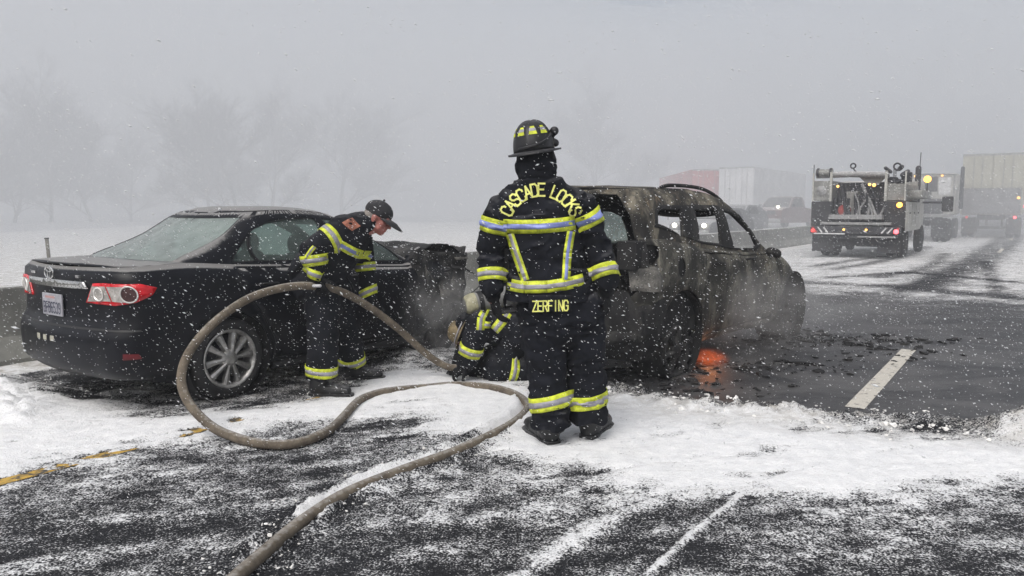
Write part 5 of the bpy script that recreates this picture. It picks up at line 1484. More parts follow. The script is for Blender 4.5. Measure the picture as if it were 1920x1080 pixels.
def build_ground():
    m = snow_material(); M['road'] = m
    NX0, NX1, NY0, NY1 = -7., 8.6, 1.4, 12.2
    ground_mesh(NX0, NX1, NY0, NY1, .026, 'road', '', m)
    inside = lambda x, y: ~((x > NX0) & (x < NX1) & (y > NY0) & (y < NY1))
    ground_mesh(-31., 71.4, -20.6, 82.2, .2, 'road', '', m, False, inside, -.002)
    # open snowfield out to the horizon
    b = bmesh.new(); n = 60
    vs = [[b.verts.new((-340 + 680 * i / n, -60 + 400 * j / n, -.06 + (0 if -45 < -340 + 680 * i / n < 85 and -60 + 400 * j / n < 95 else .5 * noise.noise(Vector((i * .3, j * .3, 0)))))) for j in range(n + 1)] for i in range(n + 1)]
    for i in range(n):
        for j in range(n): b.faces.new((vs[i][j], vs[i + 1][j], vs[i + 1][j + 1], vs[i][j + 1]))
    o = obj('ground', b, simple('snowfield', (.36, .36, .37), .9, 0, .3, .6, .4, 6)); o['kind'] = 'structure'
    # painted markings: thin paint sheets that the snow buries
    pb = NB('line_paint')
    def strip(name, s, r0, r1, w, col, label):
        nm = 'paint_' + name
        if nm not in MATS:
            q = NB(nm); n1 = q.noise(16, 5, .7); n2 = q.noise(60, 4, .6)
            c = q.mix(q.ramp(n1, *((.43, .62) if name == 'edge_line' else (.52, .70))), col, (.05, .05, .052)); c = q.mix(q.ramp(n2, .6, .75, 0, .6), c, (.25, .24, .22))
            q.bsdf(c, .7, 0, n2, .3, .003); MATS[nm] = q.m
        k = max(2, int((r1 - r0) / .25)); vs, fs = [], []
        for i in range(k + 1):
            p = RD * (r0 + (r1 - r0) * i / k)
            for e in (-w / 2, 0, w / 2): pp = p + RN * (s + e); vs.append((pp.x, pp.y, .0045))
        o = obj(name, pydata(vs, grid_faces(k + 1, 3)), MATS[nm]); o['kind'] = 'structure'; return o
    rs = lambda p: (p.dot(RD), p.dot(RN))
    r0, s0 = rs(G(0, 905)); r1, s1 = rs(G(440, 790))
    # yellow edge line: broken by snow drifts into the pieces that show
    strip('edge_line', (s0 + s1) / 2, r0 - 1.2, r1 + 1.0, .10, (.50, .32, .06), '')
    ra, sa = rs(G(1606, 766)); rb, sb = rs(G(1701, 656))
    strip('lane_line', (sa + sb) / 2, ra, rb, .135, (.50, .475, .42), '')
    for i in range(1, 3): strip('lane_line', (sa + sb) / 2, rb + 9.1 + i * 12.2, rb + 12.1 + i * 12.2, .12, (.45, .44, .42), '')
    # clods thrown up along the swept edge
    rnd = random.Random(8); b = bmesh.new()
    path = [Vector((*p, 0)) for p in RIDGE]; tot = []
    for i in range(900):
        k = rnd.random() * (len(path) - 2); j = int(k); p = path[j].lerp(path[j + 1], k - j)
        p = p + Vector((rnd.gauss(0, .08), rnd.gauss(-.05, .16), 0))
        s = min(.022, .003 + rnd.expovariate(200))
        Mx = Matrix.Translation(p + Vector((0, 0, s * .25 + .012))) @ Matrix.Rotation(rnd.uniform(0, 6), 4, 'Z') @ Matrix.Diagonal((s * rnd.uniform(.8, 1.5), s, s * rnd.uniform(.5, .9), 1))
        r_ = bmesh.ops.create_icosphere(b, subdivisions=1, radius=1, matrix=Mx)
        for v in r_['verts']: v.co += noise.noise_vector(v.co * 60) * s * .9
    for pl, cnt, sp in ((gp([(560, 760), (700, 700), (800, 690), (860, 705), (930, 715), (1010, 735)]), 260, .09), (HOSE_LOW[2:], 420, .10), (gp([(0, 712), (90, 730), (200, 745)]), 120, .12)):
        for i in range(cnt):
            k = rnd.random() * (len(pl) - 1.01); j = int(k); a, c_ = Vector((*pl[j], 0)), Vector((*pl[j + 1], 0)); p = a.lerp(c_, k - j) + Vector((rnd.gauss(0, sp), rnd.gauss(0, sp), 0))
            if ldist(HOSE_LOW, np.array([p.x]), np.array([p.y]))[0] < .04: continue
            s = min(.012, .002 + rnd.expovariate(350))
            Mx = Matrix.Translation(p + Vector((0, 0, s * .3 + .012))) @ Matrix.Diagonal((s * rnd.uniform(.8, 1.5), s, s * .7, 1))
            r_ = bmesh.ops.create_icosphere(b, subdivisions=1, radius=1, matrix=Mx)
            for v in r_['verts']: v.co += noise.noise_vector(v.co * 60) * s * .9
    o = obj('snow_clods', b, simple('clod_snow', (.70, .69, .67), .9, 0, .25, 7, .4, 50), None, True, 60)
    tag(o, 'loose clods of snow scattered along the swept edge and hose', 'snow', kind='stuff')
    # charred crumbs and scraps on the wet road
    b = bmesh.new()
    def scrap(p, s):
        k = rnd.randint(3, 5); a0 = rnd.uniform(0, 6)
        r_ = bmesh.ops.create_icosphere(b, subdivisions=1, radius=1, matrix=Matrix.Translation(p) @ Matrix.Rotation(a0, 4, 'Z') @ Matrix.Diagonal((s * rnd.uniform(1, 3), s * .7, s * .35, 1)))
        for v in r_['verts']: v.co += noise.noise_vector(v.co * 40) * s * .5
    for c_, n_, sx, sy in (((1560, 640), 170, .9, .22), ((1500, 625), 120, .35, .25), ((1660, 640), 90, .8, .12), ((1420, 690), 130, .9, .18), ((1590, 660), 60, .8, .3), ((1300, 730), 60, .6, .2), ((1250, 700), 80, .5, .3)):
        p0 = G(*c_)
        for i in range(n_): scrap(p0 + Vector((rnd.gauss(0, sx * .6), rnd.gauss(0, sy), .008)), min(.05, .006 + rnd.expovariate(90)))
    o = obj('debris', b, M['char'], None, True, 40)
    tag(o, 'black charred scraps strewn over the wet road beside the burnt SUV', 'debris', kind='stuff')

def build_hose():
    b = bmesh.new(); n = len(HOSE)
    rad = [.030 * (1 + .03 * noise.noise(Vector((i * .13, 0, 0)))) for i in range(n)]
    tube(b, HOSE, rad, 14)
    q = NB('hose_jacket'); v = q.vec()
    w = q.n('ShaderNodeTexWave'); w.inputs['Scale'].default_value = 90; q.l(v, w.inputs[0])
    n1 = q.noise(9, 6, .7); n2 = q.noise(40, 4, .6)
    c = q.mix(q.ramp(n1, .3, .7), (.070, .055, .040), (.175, .145, .108)); c = q.mix(q.ramp(n2, .58, .75, 0, .7), c, (.05, .042, .034))
    g = q.n('ShaderNodeNewGeometry'); sx = q.n('ShaderNodeSeparateXYZ'); q.l(g.outputs['Normal'], sx.inputs[0])
    fr = q.ramp(q.math('ADD', q.ramp(sx.outputs[2], .3, 1, 0, .45), q.math('MULTIPLY', q.math('SUBTRACT', n2, .5), .8)), .25, .6, 0, .5)
    c = q.mix(fr, c, (.45, .44, .42))
    q.bsdf(c, .85, 0, q.math('ADD', q.math('MULTIPLY', w.outputs[1], .3), n2), .4, .004)
    o = obj('fire_hose', b, q.m, None, True, 60)
    tag(o, 'brown canvas fire hose looping from the firefighters and snaking across the snow', 'hose')

def build_barrier():
    S = 8.05
    root = thing('concrete_barrier', 'long grey concrete median barrier running behind the wrecked cars', 'barrier', (0, 0, 0))
    mat = simple('barrier_concrete', (.17, .17, .155), .9, 0, .3, 2.2, .4, 30, dust=.55, dustcol=(.6, .6, .6))
    pr = [(-.30, -.05), (-.30, .06), (-.16, .26), (-.09, .70), (-.075, .715), (.075, .715), (.09, .70), (.16, .26), (.30, .06), (.30, -.05)]
    r0 = -4.0; L = 3.05
    b = bmesh.new(); prof = []
    for e in (.012, L - .012):
        prof.append([b.verts.new((e, s, z)) for s, z in pr])
    n = len(pr)
    for i in range(n - 1): b.faces.new((prof[0][i], prof[0][i + 1], prof[1][i + 1], prof[1][i]))
    b.faces.new(prof[0]); b.faces.new(prof[1][::-1]); bmesh.ops.recalc_face_normals(b, faces=b.faces)
    me = bpy.data.meshes.new('barrier_section'); b.to_mesh(me); b.free(); me.materials.append(mat)
    for i in range(34):
        o = bpy.data.objects.new('barrier_section', me); COL.objects.link(o); o.parent = root
        p = RD * (r0 + i * L) + RN * S; o.location = p; o.rotation_euler = (0, 0, ROADYAW + random.Random(i).uniform(-.002, .002))
    # marker post beyond the barrier
    p = P(97, 470, 10.2)
    ps = thing('marker_post', 'thin grey marker post standing beyond the sedan boot', 'post', (p.x, p.y, -.05))
    zt_ = P(92, 447, 10.2).z
    o = obj('post', nbox((-.022, -.008, 0), (.022, .008, zt_ + .05), .004), simple('post_grey', (.16, .155, .14), .8), ps, smooth=False)
    o.rotation_euler = (0, R(-3), 0)
    obj('cap', nbox((-.026, -.012, zt_ + .045), (.026, .012, zt_ + .06)), M['dark_metal'], ps, smooth=False).rotation_euler = (0, R(-3), 0)
# ---------------------------------------------------------------- trucks and traffic down the road
M['white_paint'] = simple('white_paint', (.34, .335, .31), .5, 0, .2, 3, .1, dust=.4)
M['dirty_black'] = simple('dirty_black', (.022, .022, .025), .8, 0, .5, 4, .3, dust=.5, dustcol=(.3, .3, .3))
M['grey_plate'] = simple('grey_plate', (.24, .24, .24), .6, .2, .25, 6, .2, dust=.6)
M['box_grey'] = simple('box_grey', (.19, .19, .18), .6, 0, .25, 4, .2)
M['tail_red'] = emit('tail_red', (1., .10, .12), 3.5)
M['tail_dim'] = emit('tail_dim', (.8, .06, .05), .5)
M['amber'] = emit('amber', (1., .42, .05), 5.0)
M['amber_dim'] = emit('amber_dim', (1., .5, .12), 2.0)
M['white_lamp'] = emit('white_lamp', (1., .93, .74), 14)
M['stripe_white'] = simple('stripe_white', (.5, .5, .5), .6)
M['stripe_red'] = simple('stripe_red', (.4, .05, .05), .6)
def lampball(root, name, c, r, mat, axis=(-1, 0, 0)):
    b = bmesh.new(); lathe(b, [(-.02, r * .9), (0, r), (.01, r * .95), (.02, r * .6), (.024, 0)], c, axis, 14); return obj(name, b, mat, root)
def truck_wheel(root, x, y, r=.48, w=.28, twin=False):
    sg = 1 if y > 0 else -1
    b = bmesh.new(); lathe(b, [(-.12, 0), (-.12, .12), (-.02, .12), (-.01, .05), (-.01, 0)], (x, y, r), (0, sg, 0), 16); wv = obj('wheel', b, M['dirty_black'], root)
    for k in range(2 if twin else 1):
        t = bmesh.new(); o = -k * (w + .03)
        lathe(t, [(o - w, r * .55), (o - w + .02, r * .9), (o - w + .06, r), (o - .06, r), (o - .02, r * .9), (o, r * .6), (o - .03, r * .55), (o - w, r * .55)], (x, y, r), (0, sg, 0), 28); obj('tyre', t, M['tyre'], wv)
    t = bmesh.new(); lathe(t, [(-.04, r * .56), (-.06, r * .5), (-.10, r * .45), (-.10, .1)], (x, y, r), (0, sg, 0), 24); obj('rim', t, M['grey_plate'], wv)
    return wv

def build_service_truck():
    c = P(1600, 470, 22.3)
    root = thing('service_truck', 'white and black service crane truck seen from behind with equipment and striped bumper', 'truck', (c.x, c.y, 0), ROADYAW)
    bx = lambda n, lo, hi, m, bev=.015, par=None: obj(n, nbox(lo, hi, bev), M[m], par or root, smooth=False)
    # local frame: x forward, y left, rear bumper at x=0 ; half width 1.27
    bx('chassis', (.1, -.55, .55), (6.6, .55, .85), 'dirty_black')
    for sg in (-1, 1):
        nm = 'tool_cabinet'
        y0, y1 = sorted((sg * .72, sg * 1.27))
        low = bx(nm, (.25, y0, .92), (3.3, y1, 1.66), 'dirty_black' if sg > 0 else 'dirty_black')
        if sg < 0:
            bx('side_panel', (.30, -1.29, .80), (3.3, -1.272, 1.64), 'white_paint', .004)
            for i in range(3): d = bx('cabinet_door', (.5 + i * .9, -1.305, 1.0), (1.3 + i * .9, -1.292, 1.6), 'white_paint', .006); bx('door_handle', (.85 + i * .9, -1.325, 1.3), (.95 + i * .9, -1.306, 1.34), 'dark_metal', .003, d)
        else:
            bx('side_panel', (.30, 1.272, .80), (3.3, 1.29, 1.64), 'white_paint', .004)
        up_ = bx('upper_cabinet', (.28, y0 + (.02 if sg > 0 else 0.04), 1.68), (3.2, y1 - .03, 2.27 if sg > 0 else 2.15), 'box_grey')
        bx('corner_post', (.22, sg * .74 - .035, 1.66), (.30, sg * .74 + .035, 2.52), 'white_paint', .006)
        bx('corner_post', (.22, sg * 1.24 - .02, 1.66), (.28, sg * 1.24 + .02, 2.50), 'white_paint', .006)
    b = bmesh.new(); lathe(b, [(0, .14), (.02, .15), (.03, .10), (.05, .06), (.05, 0)], (.27, 1.0, 1.98), (-1, 0, 0), 20); obj('vent_cover', b, M['grey_plate'], root)
    # load bed with equipment
    bx('bed_floor', (.25, -.72, 1.0), (3.2, .72, 1.1), 'dirty_black')
    bx('headboard', (3.2, -1.2, .9), (3.3, 1.2, 2.3), 'box_grey')
    bx('compressor', (1.2, -.55, 1.1), (2.4, .1, 1.95), 'dark_metal', .05); bx('tank', (1.0, .15, 1.1), (2.2, .62, 1.8), 'dark_metal', .08)
    b = bmesh.new(); lathe(b, [(-.14, 0), (-.14, .3), (-.12, .3), (-.12, .2), (.12, .2), (.12, .3), (.14, .3), (.14, 0)], (.7, -.45, 1.42), (0, 1, 0), 20); obj('hose_reel', b, M['dark_metal'], root)
    b = bmesh.new(); lathe(b, [(-.1, 0), (-.1, .17), (.1, .17), (.1, 0)], (.5, .38, 1.40), (1, 0, 0), 18); obj('red_canister', b, simple('canister_red', (.24, .035, .03), .6), root)
    rnd = random.Random(3)
    for i in range(22):
        p0 = Vector((rnd.uniform(.3, .48), rnd.uniform(-.62, .62), 1.12)); p1 = p0 + Vector((rnd.uniform(-.1, .1), rnd.uniform(-.25, .25), rnd.uniform(.4, 1.05)))
        obj('equipment_pipe', ntube(crom([p0, p0.lerp(p1, .5) + Vector((.05, rnd.uniform(-.12, .12), 0)), p1], 4), rnd.uniform(.02, .05), 8), M['dark_metal' if i % 3 else 'grey_plate'], root)
    bx('equipment_rack', (.95, -.70, 1.1), (1.05, .70, 2.22), 'dark_metal', .02); bx('equipment_locker', (.55, .05, 1.1), (.95, .40, 1.95), 'box_grey', .02); bx('equipment_locker', (.6, -.2, 1.1), (.95, .02, 1.6), 'dark_metal', .02); bx('generator', (.5, -.68, 1.1), (.95, -.25, 1.75), 'dirty_black', .05)
    bx('underbody', (.35, -.85, .34), (3.2, .85, .70), 'dirty_black', .05)
    # crane boom lying across the top
    b = bmesh.new(); tube(b, [(.5, 1.22, 2.44), (.6, .3, 2.46), (.75, -.75, 2.42)], .09, 10); bo = obj('crane_boom', b, M['grey_plate'], root)
    b = bmesh.new(); tube(b, [(.45, 1.22, 2.52), (.47, .75, 2.52)], .10, 12); obj('boom_cylinder', b, M['box_grey'], bo)
    b = bmesh.new(); lathe(b, [(-.03, .03), (-.03, .13), (.03, .13), (.03, .03)], (.45, 1.16, 2.52), (0, 1, 0), 16); obj('boom_collar', b, M['dark_metal'], bo)
    b = bmesh.new(); lathe(b, [(-.03, .03), (-.03, .13), (.03, .13), (.03, .03)], (.45, .80, 2.52), (0, 1, 0), 16); obj('boom_collar', b, M['dark_metal'], bo)
    b = bmesh.new(); pts = [(.6, .22 + .07 * math.cos(a), 2.70 + .07 * math.sin(a)) for a in np.linspace(0, 2 * math.pi, 16)]; tube(b, pts, .022, 7, False); tube(b, [(.6, .22, 2.63), (.6, .12, 2.5)], .02, 7); obj('lifting_eye', b, M['dark_metal'], bo)
    b = bmesh.new()
    vs = [b.verts.new(v) for v in ((.8, .15, 2.46), (.8, -.75, 2.46), (.85, -.45, 2.15), (.8, -.2, 2.12))]; b.faces.new(vs); w_ = obj('boom_gusset', b, M['box_grey'], bo, smooth=False); thick(w_, .06)
    b = bmesh.new()
    for i in range(12): p = Vector((rnd.uniform(.3, .6), -1.0 + rnd.uniform(-.2, .2), 2.35 + rnd.uniform(-.25, .3))); cap(b, p, p + Vector((rnd.uniform(-.1, .1), rnd.uniform(-.2, .2), rnd.uniform(-.1, .15))), rnd.uniform(.03, .07))
    obj('winch', remesh(b, .03, 1), M['dark_metal'], root)
    b = bmesh.new(); pts = [(.45, -.98 + .09 * math.cos(a), 2.64 + .09 * math.sin(a)) for a in np.linspace(0, 2 * math.pi, 16)]; tube(b, pts, .025, 7, False); obj('winch_pulley', b, M['dark_metal'], root)
    bx('winch_bracket', (.4, -1.35, 2.2), (.7, -1.1, 2.48), 'dirty_black', .03)
    b = bmesh.new(); cap(b, (3.6, -1.15, 1.6), (3.6, -1.15, 2.72), .085); obj('exhaust_stack', b, M['dark_metal'], root)
    obj('whip_aerial', ntube([(3.4, -1.2, 2.2), (3.4, -1.22, 3.2)], .012, 5), M['dark_metal'], root)
    obj('whip_aerial', ntube([(.3, 1.25, 2.3), (.3, 1.25, 2.75)], .012, 5), M['dark_metal'], root)
    bx('step_plate', (.0, -.72, 1.14), (.26, .72, 1.27), 'grey_plate', .01)
    bx('tail_shelf', (.02, -.95, .98), (.3, .95, 1.05), 'grey_plate', .01)
    bp = bx('bumper', (-.02, -1.22, .72), (.14, 1.22, .93), 'dark_metal', .02)
    bx('bumper_ledge', (-.06, .25, .70), (.05, 1.1, .735), 'stripe_white', .004, bp); bx('bumper_ledge', (-.06, -1.1, .62), (.05, -.1, .66), 'grey_plate', .004, bp)
    for sg in (-1, 1):
        for i in range(3):
            o = obj('bumper_stripe', nbox((-.028, -.032, -.10), (-.021, .032, .10)), M['stripe_red' if i == 0 else 'stripe_white'], bp, smooth=False)
            o.location = (0, sg * (1.10 - i * .16), .825); o.rotation_euler = (R(-38 * sg), 0, 0); 
            if i: o.scale = (1, .6, 1)
    lampball(root, 'tail_light', (-.03, 1.14, .80), .06, M['tail_dim']); lampball(root, 'tail_light', (-.03, -1.10, .80), .065, M['tail_red'])
    for y in (-.32, .28): lampball(root, 'work_light', (-.03, y, .84), .035, M['white_lamp'] if False else M['amber_dim'])
    lampball(root, 'amber_light', (.20, -1.12, 1.55), .075, M['amber']); lampball(root, 'amber_light', (.3, .56, 2.10), .04, M['amber_dim']); lampball(root, 'amber_light', (.3, -.42, 2.12), .05, M['amber_dim']); lampball(root, 'amber_light', (.3, -.30, 2.14), .04, M['amber_dim'])
    # mudflaps and licence area
    for sg in (-1, 1): bx('mudflap', (.2, sg * .9 - .3, .18), (.23, sg * .9 + .3, .7), 'dirty_black', .004)
    for x in (1.5, 5.2):
        for sg in (-1, 1): truck_wheel(root, x, sg * 1.2, .46, .26, x < 3)
    # grey shroud over the right side and the cab ahead
    o = bx('canopy_panel', (.8, -1.62, 1.74), (3.0, -.8, 1.98), 'box_grey', .05)
    cb = bx('cab', (3.6, -1.15, .75), (5.6, 1.15, 2.35), 'white_paint', .12); bx('cab_rear_window', (3.585, -.7, 1.7), (3.605, .7, 2.15), 'dirty_black', .002, cb)
    bx('hood', (5.6, -1.0, .75), (6.9, 1.0, 1.6), 'white_paint', .12)
    for sg in (-1, 1):
        ar_ = obj('mirror_arm', ntube([(4.9, sg * 1.15, 1.65), (4.9, sg * 1.75, 1.65)], .035, 6), M['dark_metal'], root)
        bx('mirror', (4.85, sg * 1.9 - .16, 1.35), (4.98, sg * 1.9 + .16, 1.85), 'dirty_black', .04, ar_)
    # beacon on a stalk
    obj('beacon_stalk', ntube([(2.4, -1.55, 1.9), (2.4, -1.55, 2.25)], .02, 6), M['dark_metal'], root)
    lampball(root, 'beacon', (2.38, -1.55, 2.33), .10, M['amber'])
    return root

def build_tractor():
    c = P(1716, 452, 34.)
    root = thing('truck_tractor', 'white truck tractor without trailer with tall exhaust stack beyond the service truck', 'truck', (c.x, c.y, 0), ROADYAW)
    bx = lambda n, lo, hi, m, bev=.02, par=None: obj(n, nbox(lo, hi, bev), M[m], par or root, smooth=False)
    cb = obj('cab', nbox((3.6, -1.2, 1.15), (6.2, 1.2, 3.12), .16), M['white_paint'], root)
    bx('rear_window', (3.58, -.40, 2.25), (3.602, .15, 2.95), 'dirty_black', .004, cb); bx('rear_panel', (3.57, -.95, 2.1), (3.601, -.45, 2.9), 'stripe_white', .004, cb)
    b = bmesh.new(); tube(b, crom([(3.55, 1.05, 1.5), (3.55, 1.08, 2.9), (3.55, .95, 3.06), (3.55, -.95, 3.06), (3.55, -1.08, 2.9), (3.55, -1.08, 1.6)], 5), .035, 7); obj('grab_frame', b, M['grey_plate'], root)
    bx('deck_plate', (2.2, -1.1, 1.05), (3.6, 1.1, 1.2), 'grey_plate')
    bx('chassis_rail', (0, -.5, .7), (6.0, -.35, .95), 'dirty_black'); bx('chassis_rail', (0, .35, .7), (6.0, .5, .95), 'dirty_black')
    b = bmesh.new(); lathe(b, [(0, .45), (.06, .45), (.08, .3), (.08, 0)], (1.2, 0, 1.0), (0, 0, 1), 20); obj('fifth_wheel', b, M['dark_metal'], root)
    bx('tool_box', (2.4, -.7, .7), (3.5, .7, 1.9), 'dark_metal', .06)
    for sg in (-1, 1):
        b = bmesh.new(); cap(b, (3.3, sg * 1.42, 1.5), (3.3, sg * 1.42, 3.3), .085); obj('exhaust_stack', b, M['dark_metal'], root)
        for x in (.6, 1.9): truck_wheel(root, x, sg * 1.2, .5, .28, True)
        truck_wheel(root, 5.9, sg * 1.15, .5, .28)
        f = bx('mudflap', (-.15, sg * .9 - .3, .2), (-.12, sg * .9 + .3, 1.05), 'dirty_black', .004)
    bx('rear_beam', (-.1, -1.1, .8), (.0, 1.1, .95), 'dirty_black')
    for y in (-.95, .95): lampball(root, 'marker_light', (3.56, y * .6, 3.0), .05, M['amber_dim'])
    lampball(root, 'tail_light', (-.12, -1.0, .88), .05, M['tail_dim'])
    return root

def semi_box(root, L, W, z0, z1, m, doors=True):
    bx = lambda n, lo, hi, mm, bev=.02, par=None: obj(n, nbox(lo, hi, bev), M[mm], par or root, smooth=False)
    bo = bx('trailer_box', (.05, -W, z0), (L, W, z1), m, .03)
    if doors:
        for sg in (-1, 1):
            y0, y1 = sorted((sg * .02, sg * (W - .06)))
            d = bx('trailer_door', (.0, y0, z0 + .06), (.048, y1, z1 - .1), m, .008, bo)
            for q in (.35, .65):
                yy = y0 + (y1 - y0) * q; obj('lock_bar', ntube([(-.02, yy, z0 + .1), (-.02, yy, z1 - .14)], .016, 6), M['grey_plate'], d)
        bx('door_header', (-.01, -W, z1 - .09), (.05, W, z1 + .01), 'grey_plate', .006, bo)
    bx('underride_guard', (-.02, -W * .85, .45), (.08, W * .85, .58), 'dirty_black')
    for y in (-.5, .5): bx('guard_post', (0, y - .05, .55), (.07, y + .05, z0), 'dirty_black', .005)
    for x in (1.2, 2.5):
        for sg in (-1, 1): truck_wheel(root, x, sg * (W - .03), .5, .28, True)
    for sg in (-1, 1): bx('mudflap', (.5, sg * (W - .35) - .3, .2), (.53, sg * (W - .35) + .3, 1.0), 'dirty_black', .004); bx('landing_leg', (L - 2.6, sg * .7 - .06, .3), (L - 2.48, sg * .7 + .06, z0), 'dirty_black', .01)
    bx('chassis', (.2, -.5, z0 - .25), (L, .5, z0 - .01), 'dirty_black')
    return bo
def build_trailers():
    M['trailer_cream'] = simple('trailer_cream', (.33, .32, .265), .6, 0, .15, 1.2, .1)
    M['trailer_white'] = simple('trailer_white', (.52, .52, .53), .6, 0, .12, 1.0, .1)
    M['trailer_red'] = simple('trailer_red', (.34, .05, .045), .6, 0, .2, 1.0, .1)
    c = P(1855, 430, 38.)
    r = thing('semi_trailer', 'tall cream semi-trailer seen from behind with red lights in spray', 'trailer', (c.x, c.y, 0), ROADYAW)
    semi_box(r, 14, 1.30, 1.15, 4.12, 'trailer_cream')
    # slush-plastered lower half of the doors
    obj('slush_panel', nbox((-.055, -1.22, 1.2), (-.042, 1.22, 2.45), .004), simple('slush_grey', (.17, .17, .175), .9, 0, .35, 2.5, .4, 14), r, smooth=False)
    for y, z, m in ((1.36, 2.0, 'tail_red'), (-1.02, 1.02, 'tail_red'), (-1.12, 1.96, 'amber_dim'), (1.0, 1.02, 'tail_dim')): lampball(r, 'tail_light', (-.06, y, z), .07, M[m])
    lampball(r, 'side_marker', (.6, -1.34, 1.55), .06, M['tail_red'], (0, -1, 0)); lampball(r, 'side_marker', (6., 1.34, 2.4), .06, M['tail_dim'], (0, 1, 0))
    # oncoming side: pale trailer along the road, red one swung behind it
    c = P(1362, 400, 54.)
    r = thing('semi_trailer', 'white semi-trailer half lost in blowing snow beyond the barrier', 'trailer', (c.x + .6, c.y, .1), ROADYAW - R(1))
    semi_box(r, 13.2, 1.25, 1.2, 4.2, 'trailer_white')
    a = P(1355, 400, 56.5); e = P(1280, 400, 73.); d = (e - a); yaw = math.atan2(d.y, d.x)
    r = thing('semi_trailer', 'faded red semi-trailer slewed behind the white trailer beyond the barrier', 'trailer', (a.x - 1.0, a.y + .3, .1), yaw)
    semi_box(r, 16.5, 1.2, 1.2, 4.2, 'trailer_red')

def car_front(root, paint, L, W, H_, hood_h, lamp_z, lamp_y, strength, pickup=False):
    """oncoming vehicle, nose at x=0 pointing along -x"""
    m = paint
    b = bmesh.new()
    prof = [(0.02, .35), (0, .6), (.05, hood_h - .12), (.25, hood_h - .02), (1.25, hood_h + .06), (2.05, H_ - .05), (2.4, H_), (3.4, H_ - .02), (3.9, H_ - .12) if not pickup else (3.55, H_ - .15), (L - .1, hood_h + .05) if not pickup else (3.6, hood_h + .05), (L, hood_h - .1), (L, .4), (L - .1, .3)]
    rings = []
    for y, s in ((-W, .93), (-W * .97, .985), (-W * .9, 1.), (0, 1.02), (W * .9, 1.), (W * .97, .985), (W, .93)):
        rings.append([b.verts.new((x, y * (1 - .16 * max(0, (z - hood_h) / (H_ - hood_h + .01))), .3 + (z - .3) * (s if z > .6 else 1))) for x, z in prof])
    n = len(prof)
    for a, c in zip(rings, rings[1:]):
        for i in range(n): b.faces.new((a[i], a[(i + 1) % n], c[(i + 1) % n], c[i]))
    b.faces.new(rings[0]); b.faces.new(rings[-1][::-1]); bmesh.ops.recalc_face_normals(b, faces=b.faces)
    obj('body', b, m, root, angle=35)
    b = bmesh.new(); z0, z1 = hood_h + .09, H_ - .08
    vs = [b.verts.new(v) for v in ((1.28, -W * .84, z0), (1.28, W * .84, z0), (1.98, W * .74, z1), (1.98, -W * .74, z1))]; b.faces.new(vs); ws = obj('windscreen', b, M['dirty_black'], root, smooth=False); thick(ws, .05, 0)
    for sg in (-1, 1):
        b = bmesh.new(); vs = [b.verts.new(v) for v in ((1.5, sg * W * .975, hood_h + .1), (3.3, sg * W * .975, hood_h + .1), (3.1, sg * W * .88, H_ - .12), (2.1, sg * W * .88, H_ - .12))]; b.faces.new(vs); thick(obj('side_window', b, M['dirty_black'], root, smooth=False), .03, 0)
        lampball(root, 'headlight', (-.02, sg * lamp_y, lamp_z), .085, M['white_lamp'])
        for x in (.85, L - .95): truck_wheel(root, x, sg * (W - .02), .37, .22)
        obj('door_mirror', nbox((1.45, sg * (W + .1) - .09, hood_h + .08), (1.55, sg * (W + .1) + .09, hood_h + .26), .03), M['dirty_black'], root)
    obj('grille', nbox((-.03, -lamp_y + .16, hood_h - .38), (.03, lamp_y - .16, hood_h - .16), .01), M['dirty_black'], root, smooth=False)
    obj('bumper', nbox((-.08, -W * .95, .38), (.08, W * .95, .6), .04), M['grey_plate'], root)
def build_oncoming():
    red = simple('pickup_red', (.085, .03, .03), .4, 0, .2, 3, .05, dust=.4); grey = simple('car_grey', (.10, .10, .105), .4, 0, .2, 3, .05, dust=.4)
    c = P(1436, 410, 47.)
    r = thing('pickup_truck', 'dark red pickup with bright headlights facing this way beyond the barrier', 'pickup', (c.x, c.y, .25), ROADYAW - R(8)); car_front(r, red, 5.6, .98, 1.95, 1.22, 1.30, .74, 1, True)
    c = P(1333, 415, 38.)
    r = thing('oncoming_car', 'grey car with lit headlights seen through the middle side window of the burnt SUV', 'car', (c.x + .3, c.y, .1), ROADYAW - R(4)); car_front(r, grey, 4.6, .88, 1.55, .98, .88, .64, 1)
    c = P(1268, 420, 30.)
    r = thing('oncoming_car', 'dim car with one lit headlight seen through the rearmost side window of the burnt SUV', 'car', (c.x + .5, c.y, 0), ROADYAW - R(4)); car_front(r, grey, 4.5, .86, 1.5, .95, .80, .62, 1)

